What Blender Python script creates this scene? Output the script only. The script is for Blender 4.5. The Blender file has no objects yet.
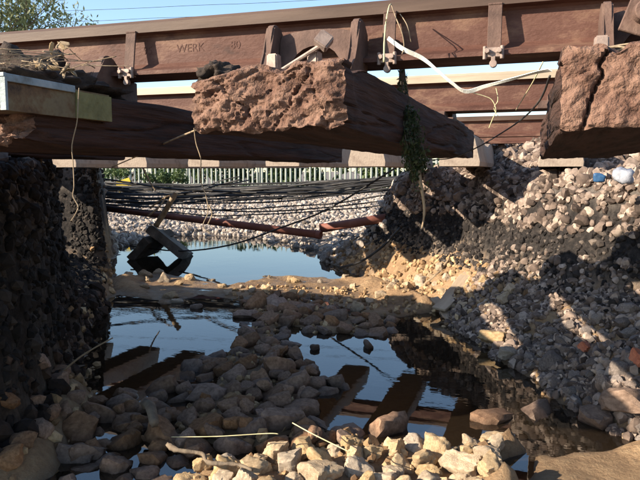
import bpy, bmesh, math, random
import numpy as np
from mathutils import Vector, Matrix, Euler
R = math.radians
random.seed(7); rng = np.random.default_rng(7)
scene = bpy.context.scene
C = scene.collection

# ------------------------------------------------------------------ camera, sky, sun, exposure
cam = bpy.data.cameras.new('camera'); camo = bpy.data.objects.new('camera', cam); C.objects.link(camo)
cam.sensor_width = 36; cam.lens = 36.56; cam.clip_start = 0.02; cam.clip_end = 3000
camo.location = (0, 0, 1.0)
camo.rotation_euler = (R(90 - 5.97), 0, R(18.3))
scene.camera = camo
SUN_TRAVEL = Vector((1.80, 1.44, -1.0)).normalized()          # direction the sunlight travels
to_sun = -SUN_TRAVEL
elev = math.asin(to_sun.z); azim = math.atan2(to_sun.x, to_sun.y)
world = bpy.data.worlds.new('World'); scene.world = world; world.use_nodes = True
wn = world.node_tree.nodes; wl = world.node_tree.links
bg = wn['Background']; sky = wn.new('ShaderNodeTexSky'); sky.sky_type = 'NISHITA'; sky.sun_disc = False
sky.sun_elevation = elev; sky.sun_rotation = azim; sky.air_density = 1.0; sky.dust_density = 0.4; sky.ozone_density = 2.0
wl.new(sky.outputs[0], bg.inputs[0]); bg.inputs[1].default_value = 0.112
sl = bpy.data.lights.new('sun', 'SUN'); sl.energy = 5.0; sl.angle = R(0.5); sl.color = (1.0, 0.88, 0.71)
slo = bpy.data.objects.new('sun', sl); C.objects.link(slo)
slo.rotation_euler = SUN_TRAVEL.to_track_quat('-Z', 'Y').to_euler()
slo.location = (-20, -12, 12)
scene.view_settings.view_transform = 'Standard'; scene.view_settings.look = 'None'
scene.view_settings.exposure = 1.35; scene.view_settings.gamma = 1.0; scene.view_settings.use_curve_mapping = False

# ------------------------------------------------------------------ helpers
def tag(o, label=None, cat=None, group=None, kind=None):
    if label: o['label'] = label
    if cat: o['category'] = cat
    if group: o['group'] = group
    if kind: o['kind'] = kind
    return o
def link(name, me, m=None, parent=None, loc=None, rot=None, scale=None):
    o = bpy.data.objects.new(name, me); C.objects.link(o)
    if m is not None and me is not None and not me.materials: me.materials.append(m)
    if parent: o.parent = parent
    if loc is not None: o.location = loc
    if rot is not None: o.rotation_euler = rot
    if scale is not None: o.scale = scale
    return o
def empty(name, loc=(0, 0, 0), rot=(0, 0, 0)):
    o = bpy.data.objects.new(name, None); C.objects.link(o); o.location = loc; o.rotation_euler = rot
    o.empty_display_size = 0.1
    return o
def copy_tree(o, parent=None):
    c = o.copy(); C.objects.link(c); c.parent = parent
    for ch in list(o.children): copy_tree(ch, c)
    return c
def pymesh(name, v, f, smooth=False):
    me = bpy.data.meshes.new(name); me.from_pydata([tuple(map(float, p)) for p in v], [], [tuple(map(int, q)) for q in f]); me.update()
    if smooth: me.polygons.foreach_set('use_smooth', [True] * len(me.polygons))
    return me
def trimesh(name, V, F, smooth=True):
    me = bpy.data.meshes.new(name); n = len(F); k = F.shape[1]
    me.vertices.add(len(V)); me.vertices.foreach_set('co', np.asarray(V, np.float32).ravel())
    me.loops.add(n * k); me.loops.foreach_set('vertex_index', np.asarray(F, np.int32).ravel())
    me.polygons.add(n); me.polygons.foreach_set('loop_start', np.arange(0, n * k, k, dtype=np.int32))
    me.update(calc_edges=True); me.validate()
    me.polygons.foreach_set('use_smooth', np.full(len(me.polygons), smooth))
    return me
def hash3(i, j, k):
    h = (i.astype(np.int64) * 374761393 + j.astype(np.int64) * 668265263 + k.astype(np.int64) * 1440670441) & 0xffffffff
    h = ((h ^ (h >> 13)) * 1274126177) & 0xffffffff
    return ((h ^ (h >> 16)) & 0xffff) / 65535.0 * 2 - 1
def vnoise(p):
    p = np.asarray(p, float); i = np.floor(p).astype(np.int64); f = p - i; u = f * f * (3 - 2 * f)
    r = 0
    for a in (0, 1):
        for b in (0, 1):
            for c in (0, 1):
                w = (u[..., 0] if a else 1 - u[..., 0]) * (u[..., 1] if b else 1 - u[..., 1]) * (u[..., 2] if c else 1 - u[..., 2])
                r = r + w * hash3(i[..., 0] + a, i[..., 1] + b, i[..., 2] + c)
    return r
def fbm(p, oct=4, gain=0.5):
    p = np.asarray(p, float); s = 0; a = 1.0
    for k in range(oct):
        s = s + a * vnoise(p + 17.3 * k); p = p * 2.03; a *= gain
    return s
def smooth(x, a, b):
    t = np.clip((x - a) / (b - a), 0, 1); return t * t * (3 - 2 * t)

def bm_box(bm, c, s, rot=None):
    m = Matrix.Translation(c)
    if rot is not None: m = m @ Euler(rot).to_matrix().to_4x4()
    m = m @ Matrix.Diagonal((s[0], s[1], s[2], 1))
    return bmesh.ops.create_cube(bm, size=1, matrix=m)['verts']
def bm_cyl(bm, a, b, r0, r1=None, seg=12):
    a = Vector(a); b = Vector(b); d = b - a
    m = Matrix.Translation((a + b) / 2) @ d.to_track_quat('Z', 'Y').to_matrix().to_4x4()
    return bmesh.ops.create_cone(bm, cap_ends=True, segments=seg, radius1=r0, radius2=r0 if r1 is None else r1, depth=d.length, matrix=m)['verts']
def bm_done(name, bm, bevel=0.0, seg=1, smoothangle=None):
    if bevel > 0:
        bmesh.ops.bevel(bm, geom=[e for e in bm.edges], offset=bevel, segments=seg, affect='EDGES', clamp_overlap=True)
    bmesh.ops.recalc_face_normals(bm, faces=bm.faces)
    me = bpy.data.meshes.new(name); bm.to_mesh(me); bm.free()
    if smoothangle:
        me.polygons.foreach_set('use_smooth', [True] * len(me.polygons)); me.set_sharp_from_angle(angle=R(smoothangle))
    return me
def tube(name, pts, r, seg=6, taper=None, wob=0.0, res=4, caps=True):
    """a round tube swept along a smooth path through pts"""
    P = [Vector(p) for p in pts]
    Q = []
    for i in range(len(P) - 1):
        p0 = P[max(i - 1, 0)]; p1 = P[i]; p2 = P[i + 1]; p3 = P[min(i + 2, len(P) - 1)]
        for k in range(res):
            t = k / res
            Q.append(0.5 * ((2 * p1) + (p2 - p0) * t + (2 * p0 - 5 * p1 + 4 * p2 - p3) * t * t + (-p0 + 3 * p1 - 3 * p2 + p3) * t ** 3))
    Q.append(P[-1])
    V = []; Fc = []; n = len(Q); up = Vector((0.1, 0.2, 1))
    for i, q in enumerate(Q):
        t = (Q[min(i + 1, n - 1)] - Q[max(i - 1, 0)]).normalized()
        s = t.cross(up)
        if s.length < 1e-3: s = t.cross(Vector((1, 0, 0)))
        s.normalize(); w = s.cross(t)
        rr = r if taper is None else r + (taper - r) * i / (n - 1)
        rr *= 1 + wob * random.uniform(-1, 1)
        for k in range(seg):
            a = 2 * math.pi * k / seg
            V.append(q + s * (rr * math.cos(a)) + w * (rr * math.sin(a)))
    for i in range(n - 1):
        for k in range(seg):
            k2 = (k + 1) % seg
            Fc.append((i * seg + k, i * seg + k2, (i + 1) * seg + k2, (i + 1) * seg + k))
    if caps:
        Fc.append(tuple(range(seg - 1, -1, -1))); Fc.append(tuple((n - 1) * seg + k for k in range(seg)))
    return pymesh(name, V, Fc, True)

# ------------------------------------------------------------------ materials
def new_mat(name):
    m = bpy.data.materials.new(name); m.use_nodes = True; nt = m.node_tree
    return m, nt, nt.nodes, nt.links, nt.nodes['Principled BSDF']
def ramp_node(N, stops):
    r = N.new('ShaderNodeValToRGB'); e = r.color_ramp.elements
    while len(e) > 1: e.remove(e[0])
    e[0].position = stops[0][0]; e[0].color = (*stops[0][1], 1)
    for p, c in stops[1:]:
        q = e.new(p); q.color = (*c, 1)
    return r
def mat_rough(name, stops, scale=6, rough=0.9, bump=0.3, bscale=60, stretch=(1, 1, 1), metal=0.0, rand=0.0, wet=False, detail=6, bdist=0.01, spec=0.3, obj=True):
    """mottled matte surface: noise driven colour, fine relief"""
    m, nt, N, L, B = new_mat(name)
    tc = N.new('ShaderNodeTexCoord'); mp = N.new('ShaderNodeMapping'); mp.inputs['Scale'].default_value = stretch
    L.new(tc.outputs['Object' if obj else 'Generated'], mp.inputs[0])
    src = mp.outputs[0]
    if rand > 0:
        oi = N.new('ShaderNodeObjectInfo'); ad = N.new('ShaderNodeVectorMath'); ad.operation = 'ADD'
        ml = N.new('ShaderNodeVectorMath'); ml.operation = 'SCALE'; ml.inputs['Scale'].default_value = 1
        cb = N.new('ShaderNodeCombineXYZ'); mu = N.new('ShaderNodeMath'); mu.operation = 'MULTIPLY'; mu.inputs[1].default_value = 50
        L.new(oi.outputs['Random'], mu.inputs[0]); L.new(mu.outputs[0], cb.inputs[0]); L.new(mu.outputs[0], cb.inputs[1])
        L.new(mp.outputs[0], ad.inputs[0]); L.new(cb.outputs[0], ad.inputs[1]); src = ad.outputs[0]
    n1 = N.new('ShaderNodeTexNoise'); n1.inputs['Scale'].default_value = scale; n1.inputs['Detail'].default_value = detail; n1.inputs['Roughness'].default_value = 0.65
    L.new(src, n1.inputs['Vector'])
    rp = ramp_node(N, stops); L.new(n1.outputs[0], rp.inputs[0]); col = rp.outputs[0]
    if rand > 0:
        hs = N.new('ShaderNodeHueSaturation')
        mr = N.new('ShaderNodeMapRange'); mr.inputs[3].default_value = 1 - rand; mr.inputs[4].default_value = 1 + rand
        L.new(oi.outputs['Random'], mr.inputs[0]); L.new(mr.outputs[0], hs.inputs['Value'])
        ms = N.new('ShaderNodeMapRange'); ms.inputs[3].default_value = 0.7; ms.inputs[4].default_value = 1.15
        fr = N.new('ShaderNodeMath'); fr.operation = 'FRACT'; m7 = N.new('ShaderNodeMath'); m7.operation = 'MULTIPLY'; m7.inputs[1].default_value = 7.3
        L.new(oi.outputs['Random'], m7.inputs[0]); L.new(m7.outputs[0], fr.inputs[0]); L.new(fr.outputs[0], ms.inputs[0]); L.new(ms.outputs[0], hs.inputs['Saturation'])
        L.new(col, hs.inputs['Color']); col = hs.outputs[0]
    if wet:                                                   # stone is wet just above the water line
        ge = N.new('ShaderNodeNewGeometry'); sp = N.new('ShaderNodeSeparateXYZ'); L.new(ge.outputs['Position'], sp.inputs[0])
        ns = N.new('ShaderNodeTexNoise'); ns.inputs['Scale'].default_value = 9; L.new(ge.outputs['Position'], ns.inputs['Vector'])
        na = N.new('ShaderNodeMath'); na.operation = 'MULTIPLY_ADD'; na.inputs[1].default_value = -0.05; L.new(ns.outputs[0], na.inputs[0]); L.new(sp.outputs[2], na.inputs[2])
        wr = N.new('ShaderNodeMapRange'); wr.inputs[1].default_value = -0.02; wr.inputs[2].default_value = 0.02; wr.inputs[3].default_value = 0.45; wr.inputs[4].default_value = 1.0
        L.new(na.outputs[0], wr.inputs[0])
        mx = N.new('ShaderNodeVectorMath'); mx.operation = 'SCALE'; L.new(col, mx.inputs[0]); L.new(wr.outputs[0], mx.inputs['Scale']); col = mx.outputs[0]
        rr = N.new('ShaderNodeMapRange'); rr.inputs[1].default_value = 0.45; rr.inputs[2].default_value = 1; rr.inputs[3].default_value = 0.35; rr.inputs[4].default_value = rough
        L.new(wr.outputs[0], rr.inputs[0]); L.new(rr.outputs[0], B.inputs['Roughness'])
    else:
        B.inputs['Roughness'].default_value = rough
    L.new(col, B.inputs['Base Color'])
    B.inputs['Metallic'].default_value = metal; B.inputs['Specular IOR Level'].default_value = spec
    n2 = N.new('ShaderNodeTexNoise'); n2.inputs['Scale'].default_value = bscale; n2.inputs['Detail'].default_value = 5; n2.inputs['Roughness'].default_value = 0.6
    L.new(src, n2.inputs['Vector'])
    bp = N.new('ShaderNodeBump'); bp.inputs['Strength'].default_value = bump; bp.inputs['Distance'].default_value = bdist
    L.new(n2.outputs[0], bp.inputs['Height']); L.new(bp.outputs[0], B.inputs['Normal'])
    return m
M = {}
M['rail'] = mat_rough('rusty_rail', [(0.28, (0.030, 0.012, 0.008)), (0.40, (0.075, 0.030, 0.020)), (0.52, (0.095, 0.042, 0.029)), (0.60, (0.15, 0.08, 0.052)), (0.68, (0.08, 0.036, 0.026)), (0.8, (0.05, 0.026, 0.02))], 13, 0.7, 0.6, 130, (0.45, 1, 1), bdist=0.004, detail=10)
M['railtop'] = mat_rough('rail_head', [(0.3, (0.04, 0.022, 0.015)), (0.5, (0.075, 0.045, 0.032)), (0.65, (0.11, 0.07, 0.05)), (0.8, (0.06, 0.036, 0.027))], 8, 0.6, 0.2, 150, (0.15, 1, 1), bdist=0.002)
M['railpale'] = mat_rough('worn_lit_rail_head', [(0.3, (0.26, 0.20, 0.14)), (0.6, (0.46, 0.38, 0.28)), (0.8, (0.36, 0.28, 0.2))], 8, 0.5, 0.2, 150, (0.15, 1, 1), bdist=0.002)  # worn head, made paler to carry the strong sunlight on it
M['iron'] = mat_rough('cast_iron', [(0.25, (0.05, 0.029, 0.023)), (0.55, (0.115, 0.068, 0.052)), (0.8, (0.17, 0.11, 0.082))], 14, 0.8, 0.5, 120, bdist=0.004)
M['bolt'] = mat_rough('bolt_steel', [(0.3, (0.17, 0.12, 0.1)), (0.6, (0.32, 0.24, 0.2)), (0.8, (0.24, 0.15, 0.11))], 40, 0.6, 0.3, 200, bdist=0.002, metal=0.3)
M['timber'] = mat_rough('sleeper_timber', [(0.25, (0.006, 0.003, 0.002)), (0.42, (0.028, 0.013, 0.009)), (0.56, (0.066, 0.032, 0.022)), (0.66, (0.022, 0.011, 0.008)), (0.8, (0.05, 0.028, 0.02))], 22, 0.92, 1.0, 90, (1, 0.05, 1), bdist=0.014, detail=9)
M['endgrain'] = mat_rough('sleeper_end', [(0.30, (0.035, 0.018, 0.013)), (0.42, (0.13, 0.068, 0.047)), (0.58, (0.215, 0.125, 0.088)), (0.7, (0.15, 0.082, 0.058)), (0.85, (0.24, 0.16, 0.12))], 20, 0.95, 1.0, 85, bdist=0.012)
M['concrete'] = mat_rough('concrete', [(0.25, (0.15, 0.105, 0.08)), (0.5, (0.31, 0.245, 0.19)), (0.8, (0.24, 0.18, 0.135))], 12, 0.9, 0.5, 70, bdist=0.006)
M['darkconc'] = mat_rough('dark_concrete', [(0.25, (0.05, 0.045, 0.042)), (0.55, (0.11, 0.10, 0.092)), (0.8, (0.30, 0.27, 0.22))], 7, 0.9, 0.5, 50, bdist=0.01)
M['stone'] = mat_rough('brown_stone', [(0.25, (0.10, 0.050, 0.026)), (0.5, (0.225, 0.124, 0.068)), (0.75, (0.34, 0.20, 0.118))], 9, 0.9, 0.6, 45, rand=0.28, wet=True, bdist=0.006)  # darker copy of the stream stone colour, with shade put into it
M['pale'] = mat_rough('pale_stone', [(0.25, (0.25, 0.165, 0.09)), (0.5, (0.42, 0.30, 0.18)), (0.75, (0.53, 0.41, 0.265))], 10, 0.92, 0.7, 40, rand=0.16, wet=True, bdist=0.008)  # paler copy of the stone colour, with sunlight put into it
M['ballast'] = mat_rough('grey_ballast', [(0.25, (0.07, 0.052, 0.042)), (0.5, (0.15, 0.115, 0.095)), (0.75, (0.25, 0.20, 0.165))], 14, 0.9, 0.4, 70, rand=0.3, bdist=0.004)
M['soil'] = mat_rough('dark_soil', [(0.3, (0.015, 0.011, 0.009)), (0.6, (0.045, 0.031, 0.024)), (0.8, (0.10, 0.075, 0.055))], 20, 0.95, 0.8, 60, bdist=0.01)
M['cable'] = mat_rough('black_cable', [(0.3, (0.014, 0.013, 0.013)), (0.55, (0.032, 0.030, 0.029)), (0.75, (0.09, 0.078, 0.066))], 6, 0.5, 0.1, 40)
M['pipe'] = mat_rough('red_pipe', [(0.3, (0.13, 0.045, 0.032)), (0.6, (0.21, 0.08, 0.058)), (0.8, (0.27, 0.13, 0.09))], 5, 0.6, 0.2, 60, bdist=0.003)
M['fence'] = mat_rough('fence_steel', [(0.3, (0.20, 0.225, 0.19)), (0.7, (0.32, 0.335, 0.295))], 4, 0.6, 0.1, 40)
M['twig'] = mat_rough('dry_twig', [(0.3, (0.17, 0.12, 0.075)), (0.7, (0.36, 0.27, 0.175))], 18, 0.9, 0.4, 60)
M['straw'] = mat_rough('straw', [(0.3, (0.42, 0.36, 0.19)), (0.7, (0.62, 0.55, 0.33))], 18, 0.8, 0.2, 60)
M['ribbon'] = mat_rough('plastic_ribbon', [(0.3, (0.66, 0.64, 0.55)), (0.7, (0.82, 0.80, 0.72))], 20, 0.5, 0.2, 60)
M['plank'] = mat_rough('grey_wood', [(0.3, (0.25, 0.18, 0.12)), (0.7, (0.46, 0.36, 0.26))], 9, 0.9, 0.5, 60, (1, 0.15, 1))
M['wood'] = mat_rough('bark', [(0.3, (0.09, 0.065, 0.045)), (0.7, (0.22, 0.17, 0.12))], 14, 0.95, 0.7, 40, (1, 1, 0.3))
M['brick'] = mat_rough('red_brick', [(0.3, (0.33, 0.10, 0.055)), (0.7, (0.48, 0.18, 0.10))], 25, 0.9, 0.5, 80)
M['yellow'] = mat_rough('yellow_paint', [(0.3, (0.52, 0.36, 0.03)), (0.7, (0.66, 0.46, 0.05))], 8, 0.6, 0.2, 60)
M['blue'] = mat_rough('blue_plastic', [(0.3, (0.02, 0.06, 0.14)), (0.7, (0.03, 0.09, 0.19))], 8, 0.5, 0.2, 60)
M['bag'] = mat_rough('pale_bag', [(0.3, (0.20, 0.21, 0.25)), (0.7, (0.34, 0.35, 0.38))], 14, 0.5, 0.4, 40)
M['boxsteel'] = mat_rough('painted_box', [(0.3, (0.035, 0.02, 0.012)), (0.45, (0.13, 0.075, 0.035)), (0.58, (0.17, 0.13, 0.07)), (0.75, (0.10, 0.065, 0.035))], 22, 0.6, 0.3, 90, bdist=0.003)
M['boxrim'] = mat_rough('box_rim', [(0.3, (0.10, 0.10, 0.085)), (0.5, (0.22, 0.26, 0.27)), (0.7, (0.32, 0.35, 0.35))], 14, 0.55, 0.2, 90)
M['boxpatch'] = mat_rough('box_patch', [(0.32, (0.05, 0.04, 0.02)), (0.42, (0.15, 0.14, 0.055)), (0.7, (0.26, 0.24, 0.10))], 18, 0.6, 0.3, 90)
def mat_leaf(name, a, b):
    m, nt, N, L, B = new_mat(name)
    g = N.new('ShaderNodeNewGeometry'); rp = ramp_node(N, [(0.0, a), (1.0, b)]); L.new(g.outputs['Random Per Island'], rp.inputs[0])
    L.new(rp.outputs[0], B.inputs['Base Color']); B.inputs['Roughness'].default_value = 0.6
    tr = N.new('ShaderNodeBsdfTranslucent'); L.new(rp.outputs[0], tr.inputs[0])
    mx = N.new('ShaderNodeMixShader'); mx.inputs[0].default_value = 0.35
    L.new(B.outputs[0], mx.inputs[1]); L.new(tr.outputs[0], mx.inputs[2]); L.new(mx.outputs[0], N['Material Output'].inputs[0])
    return m
M['leaf'] = mat_leaf('tree_leaf', (0.14, 0.17, 0.06), (0.30, 0.31, 0.15))
M['shrub'] = mat_leaf('shrub_leaf', (0.035, 0.07, 0.02), (0.11, 0.15, 0.05))
M['weed'] = mat_leaf('weed_leaf', (0.02, 0.035, 0.010), (0.07, 0.09, 0.03))

# ------------------------------------------------------------------ terrain
GULLY = [(-1.7, -5), (-1.6, 0.6), (-1.62, 1.6), (-1.95, 2.3), (-2.40, 3.0), (-3.1, 4.2), (-3.78, 5.1), (-4.65, 6.3), (-5.2, 7.1), (-5.5, 8.2), (-5.2, 9.0),
         (-4.17, 9.16), (-2.73, 7.86), (-2.0, 6.68), (-1.33, 5.58), (-0.63, 4.7), (-0.15, 3.52), (0.13, 2.97), (0.46, 2.51), (1.0, 2.0), (1.4, 1.0), (1.6, -5)]
ISLAND = [(-2.14, 4.51), (-1.76, 4.8), (-1.27, 4.41), (-0.87, 4.22), (-0.81, 3.82), (-1.04, 3.72), (-1.3, 3.73), (-1.52, 3.83), (-1.28, 3.33), (-1.0, 3.0), (-0.80, 2.85), (-0.86, 2.65), (-0.78, 2.42), (-0.55, 2.32), (-0.50, 2.2), (-0.97, 1.95), (-1.12, 1.92), (-1.25, 2.0), (-1.36, 2.25), (-1.42, 2.59), (-1.55, 3.03), (-1.67, 3.34), (-1.73, 3.7)]
MIDBAR = [(-3.58, 4.88), (-3.73, 5.72), (-2.6, 5.27), (-2.43, 5.8), (-1.86, 5.93), (-1.26, 5.49), (-0.64, 4.77), (-0.85, 4.29), (-1.27, 4.41), (-1.76, 4.8), (-2.18, 4.58), (-2.55, 4.63), (-2.61, 4.19), (-3.01, 4.39)]
FRONT = [(-1.04, 1.84), (-0.80, 2.03), (-0.40, 2.20), (-0.20, 2.32), (-0.06, 2.46), (-0.02, 2.36), (-0.07, 2.2), (-0.01, 1.7), (-0.95, 1.4)]
MUD = [(-0.06, 2.43), (0.2, 2.45), (0.45, 2.5), (0.8, 2.17), (0.5, 1.5), (-0.07, 1.6)]
LEFTS = [(-2.21, 2.19), (-2.1, 2.44), (-1.74, 2.32), (-1.67, 2.02), (-1.47, 1.69), (-1.55, 1.3), (-1.9, 1.3)]
def sdist(px, py, poly):
    """signed distance to a closed outline, positive outside"""
    d = np.full(px.shape, 1e9); ins = np.zeros(px.shape, bool); n = len(poly)
    for i in range(n):
        ax, ay = poly[i]; bx, by = poly[(i + 1) % n]
        ex, ey = bx - ax, by - ay
        t = np.clip(((px - ax) * ex + (py - ay) * ey) / (ex * ex + ey * ey), 0, 1)
        d = np.minimum(d, np.hypot(px - ax - t * ex, py - ay - t * ey))
        c = ((ay > py) != (by > py)) & (px < (bx - ax) * (py - ay) / (by - ay + 1e-12) + ax)
        ins ^= c
    return np.where(ins, -d, d)
def terrain(x, y, full=False):
    x = np.asarray(x, float); y = np.asarray(y, float)
    P = np.stack([x, y, np.zeros_like(x)], -1)
    wob = 0.07 * fbm(P * 2.2, 3) + 0.03 * vnoise(P * 9)
    wob = wob * np.clip(1 - np.abs(y) / 60, 0, 1)
    d = sdist(x, y, GULLY) + wob
    right = x > -1.35 - 0.65 * np.clip(y - 4.9, 0, 3)
    # embankment that carries both tracks
    w = np.where(right, 0.80 - 0.50 * smooth(y, 3.4, 4.6), 0.06)           # width of the loose toe
    toe = np.where(right, 0.34 - 0.06 * smooth(y, 3.3, 4.6), 0.16)
    dd = np.maximum(d, 0)
    z_toe = toe * np.clip(dd / w, 0, 1) ** 0.85
    face = np.where(right, 0.36, 0.10)
    z_face = smooth(dd, w - 0.02, w + face) * (np.where(right, 0.96, 1.03) - toe)
    z_top = 0.10 * smooth(dd, w + face, w + face + 0.9)
    z_top = z_top + np.where(right, 0.17 * smooth(y, 4.55, 5.2) * smooth(dd, 0.75, 1.25), 0)
    he = z_toe + z_face + z_top
    low = (1 - right) * smooth(y, 3.25, 3.5) * (1 - smooth(y, 4.75, 5.0))          # the left bank is scoured low between the tracks
    he = he * (1 - low) + low * np.minimum(he, 0.10 + 0.42 * dd)
    # open ground beyond and in front
    hg = 0.40 * smooth(dd, 0.0, 5.5) + 0.05 * smooth(dd, 0, .3)
    hf = 0.12 * smooth(dd, 0.0, 1.5)
    m_far = smooth(y, 6.75, 7.6); m_front = 1 - smooth(y, 1.08, 1.6)
    h = he * (1 - m_far) + hg * m_far
    h = h * (1 - m_front) + hf * m_front
    # stream bed
    bed = -0.11 * smooth(-d, 0.0, 0.3)
    def raise_(poly, amt, soft):
        return amt * smooth(-(sdist(x, y, poly) + 0.6 * wob), -soft, soft)
    bed = bed + raise_(ISLAND, 0.120, 0.08) + raise_(MIDBAR, 0.122, 0.10) + raise_(FRONT, 0.145, 0.05) + raise_(MUD, 0.120, 0.08) + raise_(LEFTS, 0.10, 0.10)
    bed = bed - 0.06 * smooth(np.hypot((x + 1.15) / 0.35, (y - 2.35) / 0.9), 1.4, 1.0) * 0
    h = np.where(d > 0, h, np.minimum(bed, 0.1))
    amp = 0.010 + 0.035 * smooth(d, 0.0, 0.3) * (1 - smooth(d, 1.6, 2.5))
    rough = fbm(P * np.array([5, 5, 5]), 4, 0.55)
    rough2 = fbm(np.stack([x * 14, y * 14, h * 14], -1), 3)
    h = h + amp * rough + 0.014 * rough2 * (0.75 + 0.5 * smooth(d, 0, .2)) * np.clip(1 - np.abs(y) / 40, 0, 1)
    far = np.hypot(x, y)
    h = h + smooth(far, 40, 300) * 1.0 * vnoise(P * 0.01)
    if full: return h, d, right
    return h
def axis(lo, hi, step, far, growth=1.22):
    a = list(np.arange(lo, hi, step)); s = step; v = hi
    up = []
    while v < far: up.append(v); s *= growth; v += s
    dn = []; s = step; v = lo
    while v > -far: s *= growth; v -= s; dn.append(v)
    return np.array(dn[::-1] + a + up)
gx = axis(-5.6, 1.9, 0.032, 900); gy = axis(1.2, 7.6, 0.032, 900, 1.12)
GX, GY = np.meshgrid(gx, gy)
GZ, GD, GR = terrain(GX, GY, True)
nx, ny = len(gx), len(gy)
V = np.stack([GX, GY, GZ], -1).reshape(-1, 3)
ii = (np.arange(ny - 1)[:, None] * nx + np.arange(nx - 1)[None, :]).ravel()
Fq = np.stack([ii, ii + 1, ii + 1 + nx, ii + nx], -1)
ground_me = trimesh('ground', V, Fq)
# what the ground is made of: clay low down, black fouled ballast in the cut face, loose grey stone on top; left bank darkened for its shade
nz = fbm(np.stack([GX * 2.5, GY * 2.5, GZ * 3], -1), 4)
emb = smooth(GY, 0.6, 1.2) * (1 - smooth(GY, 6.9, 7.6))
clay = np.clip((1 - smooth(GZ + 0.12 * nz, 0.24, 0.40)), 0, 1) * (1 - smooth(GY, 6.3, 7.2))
fouled_and_shade = smooth(GZ + 0.1 * nz, 0.28, 0.45) * (1 - smooth(GZ + 0.07 * nz, 0.80, 0.95)) * emb
left_shade = smooth(-GX, 1.35, 1.55) * smooth(GY, 0.9, 1.3) * (1 - smooth(GY + 0.3 * nz, 5.5, 6.6)) * (1 - 0.7 * smooth(GY, 3.3, 3.6) * (1 - smooth(GY, 4.6, 5.0))) * smooth(GD, -0.05, 0.05)  # mask that paints the shade of the left bank into the ground colour
clay = clay * (1 - 0.9 * left_shade); fouled_and_shade = np.maximum(fouled_and_shade, left_shade * (1 - smooth(GZ, .8, .95)))
for nm, arr in (('clay', clay), ('fouled_and_shade', fouled_and_shade)):
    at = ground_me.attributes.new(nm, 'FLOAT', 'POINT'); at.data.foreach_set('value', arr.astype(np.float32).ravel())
def mat_ground():
    m, nt, N, L, B = new_mat('ground')
    ge = N.new('ShaderNodeNewGeometry')
    def noise(s, d=6, r=0.6):
        n = N.new('ShaderNodeTexNoise'); n.inputs['Scale'].default_value = s; n.inputs['Detail'].default_value = d; n.inputs['Roughness'].default_value = r
        L.new(ge.outputs['Position'], n.inputs['Vector']); return n.outputs[0]
    na, nb = noise(3.0), noise(28, 8, 0.7)
    gravel = ramp_node(N, [(0.3, (0.08, 0.062, 0.052)), (0.5, (0.18, 0.15, 0.128)), (0.7, (0.27, 0.23, 0.195))]); L.new(nb, gravel.inputs[0])
    cl = ramp_node(N, [(0.3, (0.17, 0.10, 0.055)), (0.5, (0.33, 0.21, 0.115)), (0.7, (0.46, 0.325, 0.19))]); 
    mixn = N.new('ShaderNodeMath'); mixn.operation = 'MULTIPLY_ADD'; mixn.inputs[1].default_value = 0.5
    hn = N.new('ShaderNodeMath'); hn.operation = 'MULTIPLY'; hn.inputs[1].default_value = 0.5
    L.new(na, mixn.inputs[0]); L.new(nb, hn.inputs[0]); L.new(hn.outputs[0], mixn.inputs[2]); L.new(mixn.outputs[0], cl.inputs[0])
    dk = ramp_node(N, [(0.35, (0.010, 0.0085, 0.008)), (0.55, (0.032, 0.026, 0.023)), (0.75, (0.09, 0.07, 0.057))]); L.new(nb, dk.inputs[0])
    a1 = N.new('ShaderNodeAttribute'); a1.attribute_name = 'clay'; a2 = N.new('ShaderNodeAttribute'); a2.attribute_name = 'fouled_and_shade'
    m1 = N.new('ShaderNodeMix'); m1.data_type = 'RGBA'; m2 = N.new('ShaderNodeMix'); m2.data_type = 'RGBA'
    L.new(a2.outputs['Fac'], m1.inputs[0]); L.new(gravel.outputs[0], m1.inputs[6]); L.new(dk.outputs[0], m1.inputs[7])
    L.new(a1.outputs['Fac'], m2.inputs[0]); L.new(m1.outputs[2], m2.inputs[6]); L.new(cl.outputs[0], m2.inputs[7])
    sp = N.new('ShaderNodeSeparateXYZ'); L.new(ge.outputs['Position'], sp.inputs[0])
    wr = N.new('ShaderNodeMapRange'); wr.inputs[1].default_value = 0.0; wr.inputs[2].default_value = 0.035; wr.inputs[3].default_value = 0.6; wr.inputs[4].default_value = 1.0
    L.new(sp.outputs[2], wr.inputs[0])
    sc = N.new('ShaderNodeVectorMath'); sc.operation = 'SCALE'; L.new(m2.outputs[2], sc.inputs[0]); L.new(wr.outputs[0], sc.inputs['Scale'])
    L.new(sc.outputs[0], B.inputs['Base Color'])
    rr = N.new('ShaderNodeMapRange'); rr.inputs[1].default_value = 0.6; rr.inputs[2].default_value = 1; rr.inputs[3].default_value = 0.35; rr.inputs[4].default_value = 0.95
    L.new(wr.outputs[0], rr.inputs[0]); L.new(rr.outputs[0], B.inputs['Roughness']); B.inputs['Specular IOR Level'].default_value = 0.3
    bp = N.new('ShaderNodeBump'); bp.inputs['Strength'].default_value = 1.0; bp.inputs['Distance'].default_value = 0.03
    L.new(nb, bp.inputs['Height']); L.new(bp.outputs[0], B.inputs['Normal'])
    return m
M['ground'] = mat_ground()
tag(link('ground', ground_me, M['ground']), kind='structure')

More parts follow.
